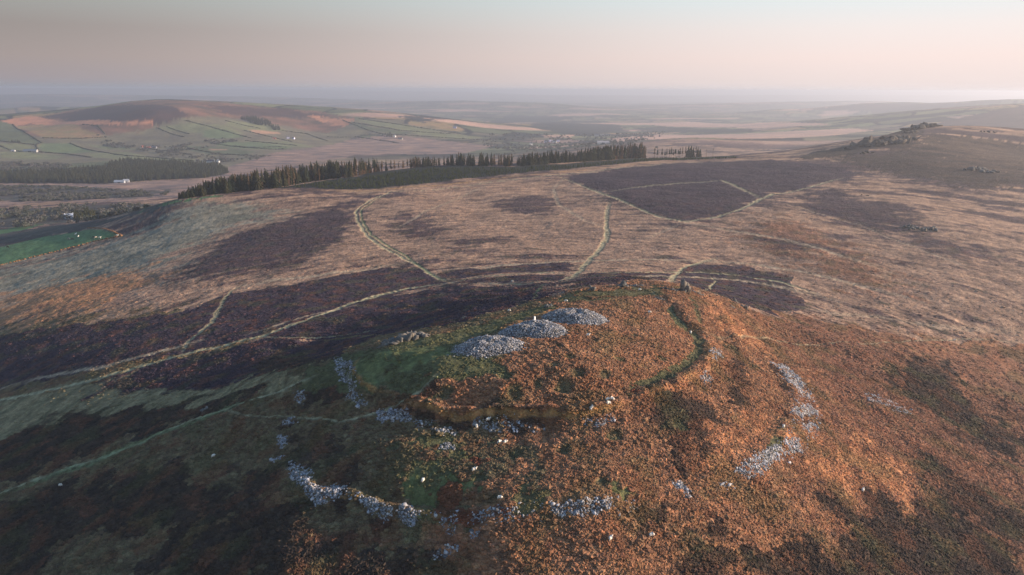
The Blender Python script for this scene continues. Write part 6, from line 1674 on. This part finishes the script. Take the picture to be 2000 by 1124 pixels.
def tint_mat(name, var=.45, hue=.012):
    m, nt, b = mat(name, 1.0); at = nn(nt, 'ShaderNodeAttribute', attribute_name='tint', attribute_type='INSTANCER'); g = nn(nt, 'ShaderNodeNewGeometry')
    n = noise(nt, 3.0, 4, .7, g.outputs['Position']); f = maprange(nt, n.outputs[0], .3, .7, 1 - var, 1 + var)
    nt.links.new(mulcol(nt, at.outputs['Color'], f), b.inputs['Base Color'])
    bm = nn(nt, 'ShaderNodeBump'); bm.inputs['Distance'].default_value = .25; nt.links.new(n.outputs[0], bm.inputs['Height']); nt.links.new(bm.outputs[0], b.inputs['Normal'])
    return m
def tuft_mesh(seed, m):
    """a hummock of heather or bracken: a lumpy low dome with a ragged skirt of sprays"""
    r = random.Random(seed); W, G = ICO[2]; V = []; F = []
    for v in W:
        n = 1 + .30 * math.sin(5.1 * v[0] + seed) * math.cos(4.3 * v[1] + 2 * seed) + r.gauss(0, .11)
        V.append((v[0] * n, v[1] * n, max(v[2], -.25) * .58 * n))
    F = [tuple(f) for f in G if max(W[q][2] for q in f) > -.3]
    for k in range(16):
        a = r.uniform(0, 6.283); q = r.uniform(.55, 1.0); z = .5 * math.sqrt(max(.05, 1 - q * q)) + .04; w = .12; bb = len(V)
        c, s = math.cos(a), math.sin(a)
        V += [(q * c - w * s, q * s + w * c, z - .1), (q * c + w * s, q * s - w * c, z - .1), ((q + .32) * c, (q + .32) * s, z + r.uniform(-.1, .12))]
        F.append((bb, bb + 1, bb + 2))
    return mesh_py('tuft', V, F, [m])
TUFTM = tint_mat('heather_and_bracken')
TUFTS = inst_source([tuft_mesh(i, TUFTM) for i in range(6)], 'tuft_source')
def tufts():
    N = TUFT_N; r = np.random.default_rng(77)
    rr = 110 * (600 / 110.) ** r.random(N); th = r.uniform(-.86, .86, N)          # even in log distance
    x, y = rr * np.sin(th), rr * np.cos(th)
    c, v = cover(x, y); p = np.clip(v * 1.15 - .12 + .9 * fbm(x / 5, y / 5, 88, 2), 0, 1)
    for q in CAIRNS:
        p[np.hypot((x - q[0]) / q[2], (y - q[1]) / q[3]) < 1.04] = 0
    for pts, dens, _ in SCREE:
        k = bbox_sel(x, y, pts, 1); 
        if len(k): p[k[poly_sd(x[k], y[k], pts) > -.3]] *= (1 - .8 * dens)
    p *= 1 - sstep(330, 600, rr); keep = r.random(N) < p; x, y, rr, c, v = x[keep], y[keep], rr[keep], c[keep], v[keep]; n = len(x)
    z = height(x, y); s = np.clip(r.lognormal(-.62, .35, n), .25, 1.3) * np.interp(rr, [110, 300, 620], [.64, .85, 1.1]) * (.55 + .5 * v)
    scl = np.stack([s, s, s * r.uniform(.7, 1.15, n)], 1); rot = np.stack([r.normal(0, .1, n), r.normal(0, .1, n), r.uniform(0, 6.28, n)], 1)
    t = c * r.uniform(.85, 1.35, (n, 1)); t[:, 0] *= r.uniform(.92, 1.1, n)
    scatter('heather_tufts', np.stack([x, y, z - .04], 1), rot, scl, r.integers(0, 6, n), np.c_[t, np.ones(n)], TUFTS, 'hummocks of heather, bracken and rough grass covering the hill', 'vegetation')
    print('tufts', n)
TUFT_N = 720000
tufts()
# young spruce plantation, valley woods, scrub
def small_conifer(seed, m, rad=.3):
    V, F = crown_geo(seed, .0, rad, 7, 8, .35, .85); return mesh_py('spruce', V, F, [m])
YS = inst_source([small_conifer(700 + i, YOUNGN, .34) for i in range(5)], 'young_spruce_source')
WS = inst_source([small_conifer(720 + i, NEEDLE, .22) for i in range(5)], 'spruce_source')
def blob_tree(seed, m):
    r = random.Random(seed); V = []; F = []
    for k in range(90):
        d = Vector((r.gauss(0, 1), r.gauss(0, 1), r.gauss(0, .8))).normalized() * r.uniform(.55, 1.0); c = Vector((d.x * .5, d.y * .5, .58 + d.z * .42))
        a = Vector((r.gauss(0, 1), r.gauss(0, 1), r.gauss(0, 1))).normalized() * .13; b_ = Vector((r.gauss(0, 1), r.gauss(0, 1), r.gauss(0, 1))).normalized() * .13
        i0 = len(V); V += [c - a, c + b_, c + a, c - b_]; F.append((i0, i0 + 1, i0 + 2, i0 + 3))
    i0 = len(V); V += [(-.02, 0, -.05), (.02, 0, -.05), (0, .02, .6), (0, -.02, -.05)]; F += [(i0, i0 + 1, i0 + 2), (i0, i0 + 3, i0 + 2)]
    return mesh_py('bush', V, F, [m])
BS = inst_source([blob_tree(740 + i, TWIG) for i in range(5)], 'bush_source')
def fill(name, pts, spacing, h, src, nv, label, seed, wr=1.0, cat=None, lim=14000, patch=0.0):
    n = int(min(area(pts) / spacing ** 2 * 1.6, lim * 2)); x, y, d, r = scatter_poly(pts, n, seed)
    ok = d > 0
    if patch: ok &= fbm(x / patch, y / patch, seed, 2) > -.05
    x, y = x[ok][:lim], y[ok][:lim]; n = len(x)
    hh = h * r.uniform(.65, 1.2, n); z = height(x, y)
    scatter(name, np.stack([x, y, z - .1], 1), np.stack([r.normal(0, .04, n), r.normal(0, .04, n), r.uniform(0, 6.28, n)], 1), np.stack([hh * wr * r.uniform(.85, 1.2, n), hh * wr, hh], 1), r.integers(0, nv, n), np.ones((n, 4)), src, label, cat)
    print(name, n)
def belt_backing():
    """the further rows of the shelter belt, seen between and behind the nearer trees"""
    r = np.random.default_rng(91); P = []; H = []
    for i, (x, y, h, ty, label) in enumerate(TREES):
        if ty in ('bare', 'small'): continue
        d = math.hypot(x, y)
        for k in range(0 if x > 232 else 3 if (x > 0 or ty == 'full') else 2):
            b_ = r.uniform(6, 26); P.append(((x + r.normal(0, 3.2)) * (1 + b_ / d), y * (1 + b_ / d) + r.normal(0, 2))); H.append(h * r.uniform(.8, 1.12))
    P = np.array(P); H = np.array(H); n = len(P); z = height(P[:, 0], P[:, 1])
    scatter('conifers_behind', np.c_[P, z - .2], np.c_[np.zeros((n, 2)), r.uniform(0, 6.28, n)], np.stack([H * 1.1, H * 1.1, H], 1), r.integers(0, 6, n), np.ones((n, 4)), inst_source([small_conifer(760 + i, NEEDLE if i % 2 else BROWNN, .15) for i in range(6)], 'belt_source'), 'further rows of dark conifers behind the shelter belt', 'wood')
belt_backing()
fill('young_spruce_plantation', YOUNG, 2.6, 3.6, YS, 5, 'dark low plantation of young spruce in front of the shelter belt', 801, 1.0, 'plantation')
for i, (pts, sp, h, label) in enumerate(WOODS): fill('conifer_wood', pts, sp, h, WS, 5, label, 810 + i, 1.15, 'wood')
for i, (pts, n, h, label) in enumerate(SCRUB): fill('scrub', pts, math.sqrt(area(pts) / n), h, BS, 5, label, 830 + i, 1.15, 'scrub', patch=90)

# ---------------------------------------------------------------- hedges
HEDGE_M = simple_mat('hedge_twigs', (58, 58, 44), .35, .3, .95)
def hedge(pts, label, seed, w=3.0, h=3.2, m=None, name='hedge', cat='hedge', grp='hedgerows on the far hill'):
    r = random.Random(seed); cx, cy = pts[len(pts) // 2]; t = thing(name, label, cat, cx, cy, grp); V = []; F = []; W, G = ICO[1]
    xs, ys, ss = [], [], []
    for (ax, ay), (bx, by) in zip(pts[:-1], pts[1:]):
        L = math.hypot(bx - ax, by - ay); n = max(1, int(L / (w * 1.15)))
        for k in range(n):
            f = (k + r.random()) / n; xs.append(ax + (bx - ax) * f + r.gauss(0, w * .2)); ys.append(ay + (by - ay) * f + r.gauss(0, w * .2)); ss.append(r.uniform(.6, 1.25) * (1.7 if r.random() < .07 else 1))
    zs = height(np.array(xs), np.array(ys)) - t.location.z
    for x, y, z, s in zip(xs, ys, zs, ss):
        b_ = len(V)
        for v in W:
            q = s * r.uniform(.75, 1.2); V.append((x - cx + v[0] * w * .8 * q, y - cy + v[1] * w * .8 * q, z + h * .35 + v[2] * h * .6 * q))
        F += [tuple(i + b_ for i in f) for f in G]
    part('foliage', mesh_py('hedge', V, F, [m or HEDGE_M]), t)
HL = ['curved hedge round the left green field on the far hill', 'hedge along the foot of the left green field', 'short hedge dropping from the green field to the long shed', 'hedge above the long pale farm shed', 'hedge under the tan field', 'short hedge right of the tan field', 'hedge down the right side of the bright green field', 'hedge below the bright green field',
 'long dark hedge continuing right below the bright field', 'dark hedge under the red roofed farm', 'hedge in the fields below the farm', 'long hedge running right toward the grey farmhouse', 'steep hedge at the left of the upper pastures', 'upper hedge above the steep one', 'long diagonal hedge across the upper pastures', 'hedge left of the small conifer wood', 'hedge across the middle of the lower pastures', 'hedge just below the middle one in the lower pastures', 'hedge under the small pink field',
 'hedge right of the two white houses', 'hedge running over the pink bog edge', 'short hedge under the white houses', 'short hedge left under the white houses', 'middle long hedge on the right end of the far hill', 'top long hedge on the right end of the far hill', 'hedge dropping to the white farmhouse', 'hedge above the grey farmhouse', 'lowest long hedge on the right end of the far hill']
for i, pts in enumerate(HEDGES): hedge(pts, HL[i % len(HL)], 60 + i, 4.2, 3.2)
GORSE = simple_mat('gorse_and_dead_bracken', (126, 92, 62), .3, .8, .95)
for cls, al, w, pts in STROKES:
    if cls == 'gold' and w == 3 and len(pts) == 5 and pts[0][0] < -200: hedge(pts, 'orange scrubby bank along the lower side of the green field', 99, 1.5, 1.3, GORSE, 'field_bank', 'bank', None)
    if cls == 'brown' and w == 1.2: hedge(pts, 'low stone and turf bank closing the right end of the green field', 98, 1.0, 1.0, GORSE, 'field_bank', 'bank', None)

# ---------------------------------------------------------------- farms and houses
MATC = {}
def cmat(rgb, nm):
    k = (tuple(rgb), nm)
    if k not in MATC: MATC[k] = simple_mat(nm, rgb, .08, .6, .85)
    return MATC[k]
GLASS = simple_mat('dark_window_glass', (40, 46, 54), .1, 1, .2)
def boxv(x0, x1, y0, y1, z0, z1):
    V = [(x, y, z) for z in (z0, z1) for y in (y0, y1) for x in (x0, x1)]
    return V, [(0, 2, 3, 1), (4, 5, 7, 6), (0, 1, 5, 4), (2, 6, 7, 3), (0, 4, 6, 2), (1, 3, 7, 5)]
def house(x, y, L, D, H, rz, wall, roof, dwelling, label):
    t = thing('farmhouse' if dwelling else 'farm_shed', label, 'house' if dwelling else 'shed', x, y, 'farms and houses in the distance', math.radians(rz))
    l, d = L / 2, D / 2; rh = D * .42; t.location.z -= .3
    V = [(-l, -d, -1), (l, -d, -1), (l, d, -1), (-l, d, -1), (-l, -d, H), (l, -d, H), (l, d, H), (-l, d, H), (-l, 0, H + rh), (l, 0, H + rh)]
    F = [(0, 1, 5, 4), (2, 3, 7, 6), (1, 2, 6, 9, 5), (3, 0, 4, 8, 7)]
    part('wall', mesh_py('wall', V, F, [cmat(wall, 'rendered_wall')]), t)
    e = .5; k = rh / d; V = []; F = []
    for s in (-1, 1):
        b_ = len(V); V += [(-l - e, s * (d + e), H - e * k + .05), (l + e, s * (d + e), H - e * k + .05), (l + e, 0, H + rh + .05), (-l - e, 0, H + rh + .05), (-l - e, s * (d + e), H - e * k + .35), (l + e, s * (d + e), H - e * k + .35), (l + e, 0, H + rh + .35), (-l - e, 0, H + rh + .35)]
        F += [tuple(b_ + q for q in f) for f in ((0, 1, 2, 3), (4, 5, 6, 7), (0, 1, 5, 4), (1, 2, 6, 5), (3, 0, 4, 7))]
    rf = part('roof', mesh_py('roof', V, F, [cmat(roof, 'slate_roof')]), t)
    if dwelling:
        for s in (-1, 1):
            V, F = boxv(s * (l - .6) - .5, s * (l - .6) + .5, -.5, .5, H + rh - .6, H + rh + 1.3); part('chimney', mesh_py('chimney', V, F, [cmat(wall, 'rendered_wall')]), rf)
        n = max(2, int(L // 4))
        for i in range(n):
            for lev in ((1.2,) if H < 5.5 else (1.2, 3.9)):
                cx = -l + L * (i + .5) / n
                if i == n // 2 and lev == 1.2:
                    V, F = boxv(cx - .5, cx + .5, -d - .06, -d + .1, 0.1, 2.2); part('door', mesh_py('door', V, F, [cmat((92, 60, 44), 'door_paint')]), t); continue
                V, F = boxv(cx - .6, cx + .6, -d - .05, -d + .1, lev, lev + 1.3); part('window', mesh_py('window', V, F, [GLASS]), t)
    else:
        V, F = boxv(-L * .12, L * .12, -d - .06, -d + .1, 0, H * .8); part('door', mesh_py('door', V, F, [cmat((70, 76, 82), 'shed_door')]), t)
for hrow in HOUSES: house(*hrow)
# little gate post where the track meets the plantation fence
t = thing('gate_post', 'short wooden gatepost where the track meets the plantation', 'post', POST[0], POST[1])
V, F = boxv(-.12, .12, -.12, .12, -.3, 1.6); part('post', mesh_py('post', V, F, [BARK]), t)
